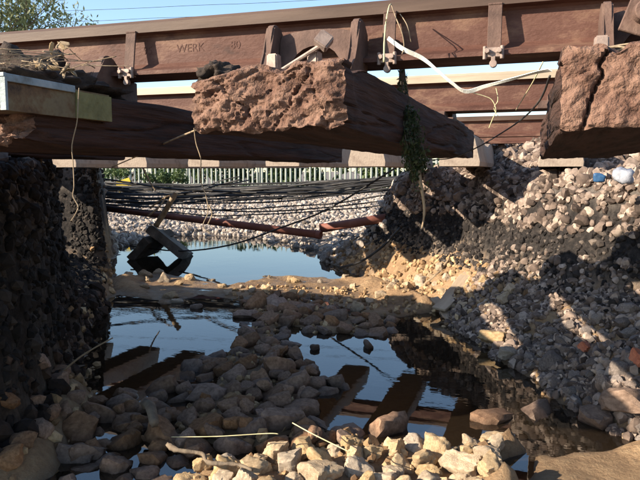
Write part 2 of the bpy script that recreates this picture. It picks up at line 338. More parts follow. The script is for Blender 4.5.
# water: one still sheet at stream level, murky, seen through where it is shallow
def mat_water():
    m, nt, N, L, B = new_mat('water'); N.remove(B)
    ge = N.new('ShaderNodeNewGeometry')
    mp = N.new('ShaderNodeMapping'); mp.inputs['Scale'].default_value = (7, 17, 1); mp.inputs['Rotation'].default_value = (0, 0, R(18)); L.new(ge.outputs['Position'], mp.inputs[0])
    n1 = N.new('ShaderNodeTexNoise'); n1.inputs['Scale'].default_value = 1.0; n1.inputs['Detail'].default_value = 3; L.new(mp.outputs[0], n1.inputs['Vector'])
    n2 = N.new('ShaderNodeTexNoise'); n2.inputs['Scale'].default_value = 1.3; n2.inputs['Detail'].default_value = 1; L.new(ge.outputs['Position'], n2.inputs['Vector'])
    mr = N.new('ShaderNodeMapRange'); mr.inputs[1].default_value = 0.45; mr.inputs[2].default_value = 0.7; mr.inputs[3].default_value = 0.12; mr.inputs[4].default_value = 1.0; L.new(n2.outputs[0], mr.inputs[0])
    ml = N.new('ShaderNodeMath'); ml.operation = 'MULTIPLY'; L.new(n1.outputs[0], ml.inputs[0]); L.new(mr.outputs[0], ml.inputs[1])
    bp = N.new('ShaderNodeBump'); bp.inputs['Strength'].default_value = 0.07; bp.inputs['Distance'].default_value = 0.012; L.new(ml.outputs[0], bp.inputs['Height'])
    gl = N.new('ShaderNodeBsdfGlossy'); gl.inputs['Roughness'].default_value = 0.015; L.new(bp.outputs[0], gl.inputs['Normal'])
    tr = N.new('ShaderNodeBsdfTransparent'); tr.inputs[0].default_value = (0.46, 0.36, 0.24, 1)
    df = N.new('ShaderNodeBsdfDiffuse'); df.inputs[0].default_value = (0.07, 0.048, 0.03, 1)
    mud = N.new('ShaderNodeMixShader'); mud.inputs[0].default_value = 0.2; L.new(tr.outputs[0], mud.inputs[1]); L.new(df.outputs[0], mud.inputs[2])
    fr = N.new('ShaderNodeFresnel'); fr.inputs['IOR'].default_value = 1.95; L.new(bp.outputs[0], fr.inputs['Normal'])
    mx = N.new('ShaderNodeMixShader'); L.new(fr.outputs[0], mx.inputs[0]); L.new(mud.outputs[0], mx.inputs[1]); L.new(gl.outputs[0], mx.inputs[2])
    L.new(mx.outputs[0], N['Material Output'].inputs[0])
    return m
M['water'] = mat_water()
WZ = 0.0
wx0, wx1, wy0, wy1 = -6.2, 1.9, -5, 10.2
tag(link('water', pymesh('water', [(wx0, wy0, WZ), (wx1, wy0, WZ), (wx1, wy1, WZ), (wx0, wy1, WZ)], [(0, 1, 2, 3)]), M['water']), kind='structure')

# ------------------------------------------------------------------ rails
def rail_mesh(name, x0, x1, y, zt, h=0.15, top='railtop'):
    prof = [(-0.066, 0), (0.066, 0), (0.066, 0.010), (0.022, 0.024), (0.009, 0.036), (0.009, h - 0.043), (0.014, h - 0.037), (0.037, h - 0.034),
            (0.038, h - 0.010), (0.028, h - 0.001), (0, h), (-0.028, h - 0.001), (-0.038, h - 0.010), (-0.037, h - 0.034), (-0.014, h - 0.037), (-0.009, h - 0.043),
            (-0.009, 0.036), (-0.022, 0.024), (-0.066, 0.010)]
    xs = np.arange(x0, x1 + 0.01, 0.25); n = len(prof); V = []; F = []
    for x in xs:
        s = 0.0015 * math.sin(x * 2.1)
        for (a, b) in prof: V.append((x, y + a, zt - h + b + s))
    for i in range(len(xs) - 1):
        for k in range(n):
            k2 = (k + 1) % n
            F.append((i * n + k, (i + 1) * n + k, (i + 1) * n + k2, i * n + k2))
    F.append(tuple(range(n))); F.append(tuple((len(xs) - 1) * n + k for k in reversed(range(n))))
    me = pymesh(name, V, F, False)
    me.materials.append(M['rail']); me.materials.append(M[top])
    mi = []
    for i in range(len(xs) - 1):
        for k in range(n): mi.append(1 if 7 <= k <= 12 else 0)
    mi += [0, 0]
    me.polygons.foreach_set('material_index', mi)
    return me
RY1, RT1 = 1.60, 1.41
near_rail = empty('rail', (0, RY1, RT1 - 0.15))
link('rail_bar', rail_mesh('rail_bar', -7, 5, 0, 0.15), parent=near_rail)
tag(near_rail, 'rusty rail bolted across the sunlit timber sleeper ends, with upright straps', 'rail')
# upright strap clips on the web
bm = bmesh.new()
bm_box(bm, (0, -0.047, 0.064), (0.031, 0.005, 0.112), (R(-9), 0, 0))
bm_box(bm, (0, -0.030, 0.117), (0.031, 0.026, 0.005))
strap_me = bm_done('strap', bm, 0.0012)
bm = None
bm = bmesh.new()
bm_box(bm, (0, -0.060, 0.000), (0.046, 0.022, 0.012))
bm_box(bm, (0, -0.066, 0.012), (0.05, 0.012, 0.016))
for s in (-1, 1):
    bm_cyl(bm, (s * 0.017, -0.082, 0.010), (s * 0.017, -0.066, 0.010), 0.008, seg=6)
    bm_cyl(bm, (s * 0.024, -0.07, -0.012), (s * 0.024, -0.07, 0.024), 0.006, seg=8)
bm_cyl(bm, (0, -0.072, -0.024), (0, -0.06, -0.024), 0.011, seg=10)
bm_box(bm, (0, -0.066, -0.012), (0.012, 0.012, 0.018))
for v in bm.verts: v.co.x *= 0.78; v.co.z *= 0.8
clamp_me = bm_done('clamp', bm, 0.001)
def px_x(px, Y):      # X on the plane Y seen at a picture column (used once to read positions off the photo)
    return Y * math.tan(math.atan((px - 320) / 650) - R(18.3))
for X in (-1.056, -0.341, -0.099):
    st = link('strap', strap_me, M['iron'], near_rail, (X, 0, 0))
    link('clamp', clamp_me, M['bolt'], st)
# raised mill lettering
def text_mesh(txt, size, depth):
    cu = bpy.data.curves.new('t', 'FONT'); cu.body = txt; cu.size = size; cu.extrude = depth; cu.align_x = 'LEFT'; cu.resolution_u = 3
    o = bpy.data.objects.new('t', cu); C.objects.link(o)
    dg = bpy.context.evaluated_depsgraph_get(); me = bpy.data.meshes.new_from_object(o.evaluated_get(dg))
    bpy.data.objects.remove(o); bpy.data.curves.remove(cu); me.materials.clear(); return me
for txt, X in (('95', -1.04), ('WERK', -0.935), ('80', -0.775)):
    link('raised_lettering', text_mesh(txt, 0.030, 0.00045), M['rail'], near_rail, (X, -0.0095, 0.062), (R(90), 0, 0))
far_rail = empty('rail', (0, 2.70, 1.39 - 0.15))
link('rail_bar', rail_mesh('rail_bar', -7, 5, 0, 0.15, top='railpale'), parent=far_rail)
tag(far_rail, 'rusty rail with worn head, coloured pale for sunlight, carried by the inner part of the timber sleepers', 'rail')
bm = bmesh.new(); bm_box(bm, (0, -0.06, 0.012), (0.05, 0.05, 0.03)); bm_cyl(bm, (0.02, -0.075, 0.0), (0.02, -0.075, 0.045), 0.011, seg=6)
anchor_me = bm_done('rail_anchor', bm, 0.002)
for X in (-0.50, 0.02): link('rail_anchor', anchor_me, M['iron'], far_rail, (X, 0, 0))
for Y, lab in ((4.88, 'brown rail fixed on the outer ends of the concrete sleepers'), (6.02, 'brown rail on the concrete sleepers at the fence side')):
    r = empty('rail', (0, Y, 1.25)); link('rail_bar', rail_mesh('rail_bar', -9, 7, 0, 0.15), parent=r); tag(r, lab, 'rail')

# ------------------------------------------------------------------ timber sleepers
def sleeper_mesh(name, w, L, h, seed, cracks=(), notch=None, endrough=0.016, res=1.0, erode=0):
    """box with worn faces, closed grid surface; local x across, y along (0 = near end), z up (0 = underside)"""
    nxs, nys, nzs = max(6, int(70 * res)), max(10, int(120 * res)), max(4, int(32 * res))
    verts = {}; V = []; F = []; end = []
    def vid(i, j, k):
        key = (i, j, k)
        if key not in verts: verts[key] = len(V); V.append((i / nxs, j / nys, k / nzs))
        return verts[key]
    def quad(a, b, c, d): F.append((a, b, c, d))
    for i in range(nxs):
        for k in range(nzs):
            quad(vid(i, 0, k), vid(i + 1, 0, k), vid(i + 1, 0, k + 1), vid(i, 0, k + 1)); end.append(1)
            quad(vid(i, nys, k), vid(i, nys, k + 1), vid(i + 1, nys, k + 1), vid(i + 1, nys, k)); end.append(1)
    for i in range(nxs):
        for j in range(nys):
            quad(vid(i, j, 0), vid(i, j + 1, 0), vid(i + 1, j + 1, 0), vid(i + 1, j, 0)); end.append(0)
            quad(vid(i, j, nzs), vid(i + 1, j, nzs), vid(i + 1, j + 1, nzs), vid(i, j + 1, nzs)); end.append(0)
    for j in range(nys):
        for k in range(nzs):
            quad(vid(0, j, k), vid(0, j, k + 1), vid(0, j + 1, k + 1), vid(0, j + 1, k)); end.append(0)
            quad(vid(nxs, j, k), vid(nxs, j + 1, k), vid(nxs, j + 1, k + 1), vid(nxs, j, k + 1)); end.append(0)
    V = np.array(V); u, v, t = V[:, 0].copy(), V[:, 1].copy(), V[:, 2].copy()
    v = v ** 1.5                                            # finer near the visible end
    # round the arrises
    cx, cz = (u - 0.5) * w, (t - 0.5) * h
    r = 0.010; ix = np.clip(np.abs(cx) - (w / 2 - r), 0, None); iz = np.clip(np.abs(cz) - (h / 2 - r), 0, None); ir = np.hypot(ix, iz)
    k = np.where(ir > r, r / np.maximum(ir, 1e-9), 1.0)
    cx = np.sign(cx) * (np.minimum(np.abs(cx), w / 2 - r) + ix * k); cz = np.sign(cz) * (np.minimum(np.abs(cz), h / 2 - r) + iz * k)
    y = v * L
    S = seed * 13.7
    g = fbm(np.stack([cx * 26 + S, y * 2.2, cz * 26], -1), 4, 0.6)            # long grain
    g2 = fbm(np.stack([cx * 9 + S, y * 4, cz * 9 + 5], -1), 3)
    g3 = fbm(np.stack([cx * 12 + S, y * 1.3, cz * 20 + S], -1), 2)
    onx = np.abs(u - 0.5) > 0.499; onz = np.abs(t - 0.5) > 0.499; one = V[:, 1] < 1e-6
    cx = cx + np.where(onx, np.sign(cx) * (0.005 * g - 0.010 * np.clip(0.10 - np.abs(g3), 0, 1) * 8) + 0.006 * g2, 0); cz = cz + np.where(onz, 0.004 * g + 0.005 * g2, 0)
    # crumbled near end
    q = np.stack([cx * 42 + S, 0 * cx + S, cz * 55], -1)
    e = np.abs(fbm(q, 5, 0.62)) ; e2 = fbm(np.stack([cx * 9 + S, 0 * cx, cz * 12 + S], -1), 3)
    near = np.exp(-(y / 0.02) ** 2)
    edge = np.maximum(np.abs(cx) / (w / 2), np.abs(cz) / (h / 2))
    wx = cx + 0.012 * fbm(np.stack([cx * 25, 0 * cx + S, cz * 25], -1), 2); wz = cz + 0.010 * fbm(np.stack([cx * 25 + 9, 0 * cx + S, cz * 25], -1), 2)
    fl = fbm(np.stack([(wx + 0.6 * wz) * 24 + S, 0 * cx + 3, (wz - 0.5 * wx) * 62], -1), 4, 0.62)      # flaky splinters
    pits = np.clip(np.abs(fbm(np.stack([wx * 38 + S, 0 * cx, wz * 46], -1), 3, 0.6)), 0, 1); pits = np.clip(0.16 - pits, 0, 1) * 4
    inward = endrough * (0.55 * fl + 0.8 * e2 + 0.22 * pits + 0.25 * fbm(np.stack([wx * 110 + S, 0 * cx, wz * 150], -1), 3, 0.7) + 0.8 * smooth(edge, 0.86, 1.02))
    for (xc, slant, wd, dp) in cracks:
        dist = np.abs(cx - (xc + slant * cz + 0.005 * vnoise(np.stack([cz * 60, 0 * cz + S, 0 * cz], -1))))
        inward = inward + dp * np.clip(1 - dist / wd, 0, 1) ** 0.7
    y = y + inward * np.where(one, 1, near * np.clip(1 - y / 0.06, 0, 1))
    # corners and arrises gnawed at the near end
    gn = np.clip(fbm(np.stack([cx * 15 + S, y * 9, cz * 15], -1), 3) - 0.1, 0, 1) * np.exp(-(y / 0.10) ** 2)
    cz = cz - np.where(t > 0.5, 0.03 * gn, -0.02 * gn) * (np.abs(t - 0.5) * 2) ** 4
    cx = cx - np.sign(cx) * 0.022 * gn * (np.abs(u - 0.5) * 2) ** 6
    if erode: cz = cz - erode * smooth(-cx, 0.0, 0.15) * np.exp(-(y / 0.16) ** 2) * np.clip(t, 0, 1) ** 2
    cz = cz + h / 2
    if notch: cz = np.where((y < notch[0]), np.minimum(cz, notch[1] + 0.006 * g2), cz)
    me = trimesh(name, np.stack([cx, y, cz], -1), np.array(F))
    me.materials.append(M['timber']); me.materials.append(M['endgrain'])
    me.polygons.foreach_set('material_index', end); me.set_sharp_from_angle(angle=R(50))
    return me
SL = 2.12
def bolt_meshes():
    bm = bmesh.new(); bm_cyl(bm, (0, 0, 0), (0, 0, 0.01), 0.028, 0.025, 18); bm_cyl(bm, (0, 0, 0.01), (0, 0, 0.018), 0.021, 0.016, 16)
    wa = bm_done('washer', bm, 0.0015)
    bm = bmesh.new(); vs = bm_box(bm, (0, 0, 0.038), (0.029, 0.029, 0.042))
    for v_ in vs:
        if v_.co.z > 0.04: v_.co.x *= 0.88; v_.co.y *= 0.88
    hd = bm_done('square_head', bm, 0.003, 2)
    return wa, hd
wash_me, head_me = bolt_meshes()
def rib_mesh(hgt, fat=0.022):
    """cast web of the chair: steep curved buttress from the base up to the rail web"""
    pf = [(-0.175, 0.0), (-0.172, 0.016), (-0.150, 0.026), (-0.125, 0.045), (-0.108, 0.075), (-0.098, hgt - 0.03), (-0.088, hgt - 0.008), (-0.070, hgt), (-0.046, hgt - 0.004), (-0.014, hgt - 0.03), (-0.014, 0.0)]
    bm = bmesh.new(); n = len(pf)
    A = [bm.verts.new((-fat / 2, a, b)) for a, b in pf]; Bv = [bm.verts.new((fat / 2, a, b)) for a, b in pf]
    bm.faces.new(A); bm.faces.new(Bv[::-1])
    for i in range(n): bm.faces.new((A[i], Bv[i], Bv[(i + 1) % n], A[(i + 1) % n]))
    return bm_done('rib', bm, 0.004, 2, 40)
def jaw_mesh(hgt):
    """arched wall between the two ribs, hollow below"""
    bm = bmesh.new(); o = []; i_ = []
    for k in range(13):
        a = math.pi * k / 12
        i_.append((-0.068 * math.cos(a), 0.0 + (hgt - 0.04) * math.sin(a) ** 0.6)); 
        o.append((-0.095 * (1 if abs(math.cos(a)) > .5 else 1) * math.copysign(min(1, abs(math.cos(a)) * 1.35), math.cos(a)) if k not in (6,) else 0.0, hgt * math.sin(a) ** 0.25 if 0 < k < 12 else 0))
    for f, ys in ((0, -0.06), (1, -0.03)):
        pass
    va = [bm.verts.new((x, -0.075 + 0.12 * 0.2 * (z / hgt), z)) for x, z in i_]; vb = [bm.verts.new((x, -0.075 + 0.024 * (z / hgt), z)) for x, z in o]
    vc = [bm.verts.new((x, -0.03, z)) for x, z in i_]; vd = [bm.verts.new((x, -0.03, z)) for x, z in o]
    for k in range(12):
        bm.faces.new((va[k], va[k + 1], vb[k + 1], vb[k])); bm.faces.new((vc[k], vd[k], vd[k + 1], vc[k + 1]))
        bm.faces.new((vb[k], vb[k + 1], vd[k + 1], vd[k])); bm.faces.new((va[k], vc[k], vc[k + 1], va[k + 1]))
    return bm_done('jaw', bm, 0, 1, 40)
def make_chair(parent, y, z, hgt=0.15, lift=0.07, spread=0.088, bolts=((-0.055, -0.20), (0.046, -0.20)), bigbolt=None, facing=1):
    """cast iron rail chair on a sleeper; the rail foot sits lift above the sleeper"""
    c = empty('rail_chair'); c.parent = parent; c.location = (0, y, z); c.rotation_euler = (0, 0, 0 if facing > 0 else math.pi)
    bm = bmesh.new(); bm_box(bm, (0, -0.06, 0.010), (0.25, 0.36, 0.020)); bm_box(bm, (0, 0, lift / 2 + 0.009), (0.17, 0.15, lift - 0.021))
    link('base_plate', bm_done('base_plate', bm, 0.003), M['iron'], c)
    rb = rib_mesh(hgt)
    for s in (-1, 1): link('rib', rb, M['iron'], c, (s * spread, -0.005, 0.0195))
    link('jaw', jaw_mesh(hgt - 0.014), M['iron'], c, (0, -0.004, 0.02))
    for (bx, by) in bolts:
        wo = link('washer', wash_me, M['iron'], c, (bx, by + 0.02, 0.0195)); link('bolt_head', head_me, M['bolt'], c, (bx, by + 0.02, 0.0195), (0, 0, R(random.uniform(-14, 14))))
    if bigbolt:
        bm = bmesh.new(); bm_cyl(bm, (0, 0, 0), (0, -0.03, 0), 0.024, 0.021, 18); bm_cyl(bm, (0, 0.05, 0), (0, 0.002, 0), 0.011, seg=10); bm_box(bm, (0, 0.004, -0.01), (0.075, 0.012, 0.07), (0, R(20), 0))
        link('through_bolt', bm_done('through_bolt', bm, 0.002), M['iron'], c, bigbolt)
    return c
SB = 1.070                                              # underside of the timber sleepers
def add_sleeper(xc, yb, zb, me, label, group=None, rotz=0.0, chairs=True, big=None, dx=0.0, rx=0.0, htop=0.122, spread=0.108, bolts=((-0.062, -0.20), (0.038, -0.20)), hgt=0.15):
    s = empty('timber_sleeper', (xc, yb, zb), (rx, 0, rotz))
    link('beam', me, None, s)
    if chairs:
        l1 = (RT1 - 0.15) - (zb + htop); l2 = 1.24 - (zb + htop)
        make_chair(s, RY1 - yb, htop - 0.001, lift=l1 + 0.001, bigbolt=big, spread=spread, bolts=bolts, hgt=hgt).location.x = dx
        make_chair(s, 2.70 - yb, htop - 0.001, hgt=0.115, lift=l2 + 0.001, facing=-1)
    tag(s, label, 'sleeper', group); return s
m_c = sleeper_mesh('beam', 0.285, SL, 0.122, 1, cracks=((0.05, 0.7, 0.0025, 0.010), (-0.06, -0.9, 0.0025, 0.010), (0.095, -0.3, 0.002, 0.008), (-0.01, 1.6, 0.002, 0.008), (-0.10, 0.5, 0.002, 0.008)), endrough=0.012, erode=0.024)
m_r = sleeper_mesh('beam', 0.30, SL, 0.126, 2, cracks=((-0.098, 0.26, 0.0035, 0.022), (-0.012, -0.06, 0.0028, 0.02), (0.03, 0.05, 0.002, 0.012), (0.09, 0.1, 0.005, 0.03)), endrough=0.007)
m_l = sleeper_mesh('beam', 0.285, SL + 0.06, 0.125, 3, notch=(0.245, 0.062), endrough=0.02)
m_o = sleeper_mesh('beam', 0.28, SL, 0.122, 4, cracks=((0.03, 0.2, 0.005, 0.03),), res=0.4)
add_sleeper(-0.455, 1.075, SB, m_c, 'timber sleeper with crumbling pale end carrying a chair and two square bolts', rotz=R(-0.8), dx=-0.07)
add_sleeper(0.178, 1.05, SB - 0.008, m_r, 'timber sleeper with deep vertical splits in its sunlit end', big=(-0.03, -0.125, 0.13), rotz=R(0.4), htop=0.126, dx=0.05, bolts=((-0.112, -0.20), (0.06, -0.2)), spread=0.095)
add_sleeper(-1.082, 1.03, SB - 0.02, m_l, 'dark timber sleeper with a hollow steel box and dirt heap on its end', htop=0.125, dx=-0.12, spread=0.085, hgt=0.12)
first = add_sleeper(-1.712, 1.08, SB, m_o, 'dark timber sleeper lying beyond the box, on the shaded embankment', 'timber sleepers on the shaded embankment')
for X in (-2.342, -2.972, -3.602, -4.23):
    c = copy_tree(first); c.location = (X, 1.08 + random.uniform(-.03, .03), SB); c.rotation_euler = (0, 0, R(random.uniform(-1, 1)))
c = copy_tree(first); c.location = (0.81, 1.09, SB); tag(c, 'timber sleeper bedded in ballast past the split sleeper', 'sleeper', 'timber sleepers bedded in ballast')
c = copy_tree(first); c.location = (1.44, 1.07, SB); tag(c, 'timber sleeper bedded in ballast past the split sleeper', 'sleeper', 'timber sleepers bedded in ballast')
# loose square nut and pin leaning in the middle chair
nt_ = empty('loose_bolt', (-0.455, 1.40, 1.288))
bm = bmesh.new(); bm_box(bm, (0, 0, 0), (0.034, 0.026, 0.034), (R(-20), R(35), R(10))); link('square_head', bm_done('square_head', bm, 0.003, 2), M['bolt'], nt_)
bm = bmesh.new(); bm_cyl(bm, (-0.01, 0.0, -0.012), (-0.115, 0.0, -0.066), 0.0055, 0.004, 8); link('shank', bm_done('shank', bm), M['bolt'], nt_)
tag(nt_, 'loose bolt with square head leaning in the iron chair', 'bolt')

# steel box on the end of the dark sleeper
bx = empty('steel_box', (-0.985, 0.965, 1.113))
bm = bmesh.new()
for c_, s_ in (((0.057, 0.155, 0.030), (0.004, 0.31, 0.060)), ((-0.057, 0.155, 0.030), (0.004, 0.31, 0.060)), ((0, 0.155, 0.0025), (0.108, 0.31, 0.004))): bm_box(bm, c_, s_)
link('side_walls', bm_done('side_walls', bm), M['boxsteel'], bx)
bm = bmesh.new(); bm_box(bm, (0, 0.095, 0.0635), (0.128, 0.19, 0.006)); bm_box(bm, (0.0625, 0.095, 0.057), (0.004, 0.19, 0.010)); link('lid', bm_done('lid', bm, 0.001), M['boxrim'], bx)
bm = bmesh.new(); bm_box(bm, (0.0, -0.003, 0.0635), (0.13, 0.006, 0.007)); bm_box(bm, (0.061, -0.003, 0.029), (0.013, 0.006, 0.059)); bm_box(bm, (-0.061, -0.003, 0.029), (0.013, 0.006, 0.059)); link('front_rim', bm_done('front_rim', bm), M['boxrim'], bx)
bm = bmesh.new(); bm_box(bm, (0.0615, 0.253, 0.0285), (0.004, 0.118, 0.055)); link('yellow_green_plate', bm_done('yellow_green_plate', bm), M['boxpatch'], bx)
tag(bx, 'open-ended steel box with pale rim on the end of the dark sleeper', 'box')

# ------------------------------------------------------------------ concrete sleepers of the second track
def conc_mesh():
    Ls = 2.1; st = [0, 0.02, 0.3, 0.62, 0.85, 1.25, 1.48, 1.8, 2.08, 2.1]
    hh = [0.20, 0.205, 0.205, 0.205, 0.17, 0.17, 0.205, 0.205, 0.205, 0.20]
    V = []; F = []
    for y, h in zip(st, hh):
        e = 0.006 if y in (0, Ls) else 0
        pr = [(-0.135 + e, 0), (0.135 - e, 0), (0.138 - e, 0.03), (0.10 - e, h - 0.012), (0.088 - e, h), (-0.088 + e, h), (-0.10 + e, h - 0.012), (-0.138 + e, 0.03)]
        V += [(a, y, b) for a, b in pr]
    n = 8
    for i in range(len(st) - 1):
        for k in range(n): F.append((i * n + k, i * n + (k + 1) % n, (i + 1) * n + (k + 1) % n, (i + 1) * n + k))
    F.append(tuple(range(n))[::-1]); F.append(tuple((len(st) - 1) * n + k for k in range(n)))
    me = pymesh('beam', V, F); return me
bm = bmesh.new(); bm_box(bm, (0, 0, 0.012), (0.11, 0.05, 0.022)); bm_cyl(bm, (-0.02, -0.03, 0.03), (-0.02, 0.035, 0.03), 0.010, seg=8); bm_cyl(bm, (0.025, -0.03, 0.03), (0.025, 0.035, 0.03), 0.010, seg=8)
clip_me = bm_done('rail_clip', bm, 0.002)
cs0 = empty('concrete_sleeper', (0, 4.4, 1.055)); link('beam', conc_mesh(), M['concrete'], cs0)
for y in (0.37, 0.59, 1.51, 1.73): link('rail_clip', clip_me, M['iron'], cs0, (0, y, 0.2055))
clabs = {0: 'concrete sleeper whose end rests on the ballast bank under the split sleeper', 1: 'concrete sleeper with stepped end overhanging the dark stripe-lit ballast', 2: 'concrete sleeper above the hanging weed and the pipe', 3: 'concrete sleeper above the join of the two red pipes', 5: 'concrete sleeper behind the long crooked root below the crumbling sleeper'}
for k in range(-3, 11):
    o = cs0 if k == -3 else copy_tree(cs0)
    o.location = (0.147 - 0.632 * k, 4.4 + random.uniform(-.03, .03), 1.04 + random.uniform(-.006, .006)); o.rotation_euler = (0, 0, R(random.uniform(-.8, .8)))
    if k in clabs: tag(o, clabs[k], 'sleeper', 'concrete sleepers')
    elif k < 0: tag(o, 'concrete sleeper bedded in the grey ballast', 'sleeper', 'concrete sleepers')
    else: tag(o, 'concrete sleeper hanging over the washed-out gap with a sunlit end', 'sleeper', 'concrete sleepers')

# ------------------------------------------------------------------ stones
def ico(sub):
    bm = bmesh.new(); bmesh.ops.create_icosphere(bm, subdivisions=sub, radius=1)
    V = np.array([v.co[:] for v in bm.verts]); F = np.array([[v.index for v in f.verts] for f in bm.faces]); bm.free(); return V, F
ICO = {k: ico(k) for k in (1, 2, 3, 4)}
def rock(seed, sub=3, planes=13, p=14, flat=0.68, noise=0.05, nf=2.2):
    r_ = np.random.default_rng(seed); V, F = ICO[sub]
    n = r_.normal(size=(planes, 3)); n /= np.linalg.norm(n, axis=1)[:, None]; d = r_.uniform(0.62, 1.0, planes)
    n = np.vstack([n, np.eye(3), -np.eye(3)]); d = np.concatenate([d, r_.uniform(0.8, 1.05, 6)])
    dots = np.clip(V @ n.T, 0, None) / d
    rad = 1 / (np.sum(dots ** p, 1) ** (1 / p))
    rad = rad * (1 + noise * fbm(V * nf + seed * 3.1, 4, 0.6))
    W = V * rad[:, None] * np.array([1.0, r_.uniform(0.7, 0.95), flat * r_.uniform(0.85, 1.15)])
    return W * 0.5 / np.abs(W).max(), F
def rock_me(name, seed, sub=3, **k):
    W, F = rock(seed, sub, **k); me = trimesh(name, W, F); me.set_sharp_from_angle(angle=R(38)); return me
stone_v = [rock_me('stone', 100 + i, 3, planes=random.choice((6, 9, 12)), p=random.choice((20, 30, 45)), noise=0.10, nf=2.6) for i in range(18)]
pale_v = [rock_me('stone', 200 + i, 4, planes=6, p=random.choice((26, 40)), flat=0.8, noise=0.13, nf=2.2) for i in range(12)]
ball_v = [rock_me('ballast', 300 + i, 3, planes=8, p=30, flat=0.75, noise=0.12) for i in range(10)]
def inside(poly, n, rmin, tries=40, margin=0.0, existing=None):
    xs = [p[0] for p in poly]; ys = [p[1] for p in poly]; out = []
    allp = existing if existing is not None else []
    k = 0
    while len(out) < n and k < n * tries:
        k += 1
        x = random.uniform(min(xs), max(xs)); y = random.uniform(min(ys), max(ys))
        r = random.triangular(rmin[0], rmin[1], rmin[0] + 0.25 * (rmin[1] - rmin[0]))
        if float(sdist(np.array([x]), np.array([y]), poly)[0]) > -margin: continue
        if any((x - a) ** 2 + (y - b) ** 2 < (0.40 * (r + c)) ** 2 for a, b, c in allp): continue
        out.append((x, y, r)); allp.append((x, y, r))
    return out
def put_stones(pts, meshes, m, label, group, name='stone', bury=0.28, zextra=0.0, tilt=0.5):
    if not pts: return
    zs = terrain(np.array([p[0] for p in pts]), np.array([p[1] for p in pts]))
    for (x, y, s), z in zip(pts, zs):
        me = random.choice(meshes); z = max(z, -0.02)
        if z > 0.28: continue
        o = link(name, me, m, None, (x, y, z + s * (0.33 - bury) + zextra), (random.uniform(-tilt, tilt), random.uniform(-tilt, tilt), random.uniform(0, 6.28)), (s, s, s * random.uniform(0.85, 1.1)))
        pre = '' if len(pts) <= 30 else 'large ' if s > 0.145 else 'small ' if s < 0.095 else ''
        tag(o, pre + label, 'stone', group)
LOW_ISLAND = [(-1.28, 3.33), (-1.0, 3.0), (-0.82, 2.85), (-0.88, 2.65), (-0.80, 2.42), (-0.6, 2.3), (-0.62, 2.2), (-0.97, 2.02), (-1.14, 1.88), (-1.47, 1.73), (-1.67, 2.02), (-1.74, 2.32), (-1.61, 2.59), (-1.65, 3.03), (-1.55, 3.34)]
UP_ISLAND = [(-2.14, 4.51), (-1.76, 4.8), (-1.27, 4.41), (-0.87, 4.22), (-0.81, 3.82), (-1.04, 3.72), (-1.3, 3.73), (-1.52, 3.83), (-1.22, 3.33), (-1.55, 3.34), (-1.67, 3.4), (-1.73, 3.7)]
used = []
pts = inside(LOW_ISLAND, 92, (0.085, 0.21), existing=used)
put_stones(pts, stone_v, M['stone'], 'brown angular stone in the shaded heap at the heart of the stream bed', 'brown stones heaped in the stream bed', bury=0.29)
pts = inside(UP_ISLAND, 55, (0.08, 0.23), existing=used)
put_stones(pts, stone_v, M['stone'], 'brown stone on the shaded stone bar between the two blue pools', 'brown stones between the pools', bury=0.3)
pts = inside(LOW_ISLAND, 50, (0.06, 0.12))
put_stones(pts, stone_v, M['stone'], 'brown angular stone in the shaded heap at the heart of the stream bed', 'brown stones heaped in the stream bed', zextra=0.025)
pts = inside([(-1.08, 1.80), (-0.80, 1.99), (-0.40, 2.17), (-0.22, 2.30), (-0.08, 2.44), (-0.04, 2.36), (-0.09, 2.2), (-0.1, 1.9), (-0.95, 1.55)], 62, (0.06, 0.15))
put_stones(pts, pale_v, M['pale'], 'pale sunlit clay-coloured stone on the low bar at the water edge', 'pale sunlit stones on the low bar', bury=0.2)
pts = inside([(-2.15, 2.3), (-1.75, 2.5), (-1.5, 2.3), (-1.2, 1.95), (-1.1, 1.7), (-1.4, 1.4), (-1.7, 1.6)], 34, (0.07, 0.17))
put_stones(pts, stone_v, M['stone'], 'dark wet stone in the deep shade below the embankment', 'stones below the shaded embankment')
# single stones that stand clear of the heaps
for (x, y, s, lab, m, vs) in ((-0.51, 2.40, 0.17, 'pointed brown stone rising from the water behind the pale bar', 'stone', stone_v), (-0.88, 3.55, 0.09, 'small pointed stone alone in the blue pool', 'stone', stone_v),
                             (-1.16, 3.41, 0.055, 'tiny upright stone alone in the blue pool beside the heap', 'stone', stone_v), (-0.20, 3.74, 0.17, 'long pale sunlit rock at the water edge below the grey rubble', 'pale', pale_v),
                             (-0.10, 3.50, 0.15, 'rounded pale rock half under water below the grey rubble', 'pale', pale_v), (-0.14, 2.66, 0.2, 'flat submerged rock beside the pale bar', 'stone', stone_v), (0.02, 2.78, 0.22, 'broad submerged rock out from the grey rubble', 'stone', stone_v),
                             (0.26, 2.72, 0.17, 'brown rock at the shaded water edge under the rubble', 'stone', stone_v), (0.36, 2.75, 0.2, 'large brown rock against the foot of the rubble', 'stone', stone_v), (-2.35, 4.2, 0.10, 'flat stone alone in the pool beside the shaded bank', 'stone', stone_v)):
    z = float(terrain(np.array([x]), np.array([y]))[0])
    zz = max(z + 0.2 * s, (-0.03 if 'submerged' in lab else 0.0))
    tag(link('stone', random.choice(vs), M[m], None, (x, y, zz), (0.2, 0.1, random.uniform(0, 6)), (s, s * .8, s * (1.25 if 'point' in lab or 'upright' in lab else .7))), lab, 'stone')
# loose stones on the mud bar
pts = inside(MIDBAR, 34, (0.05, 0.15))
put_stones(pts, pale_v, M['pale'], 'clay-coloured lump on the muddy bar in front of the pool with the pipes', 'clay lumps on the muddy bar')

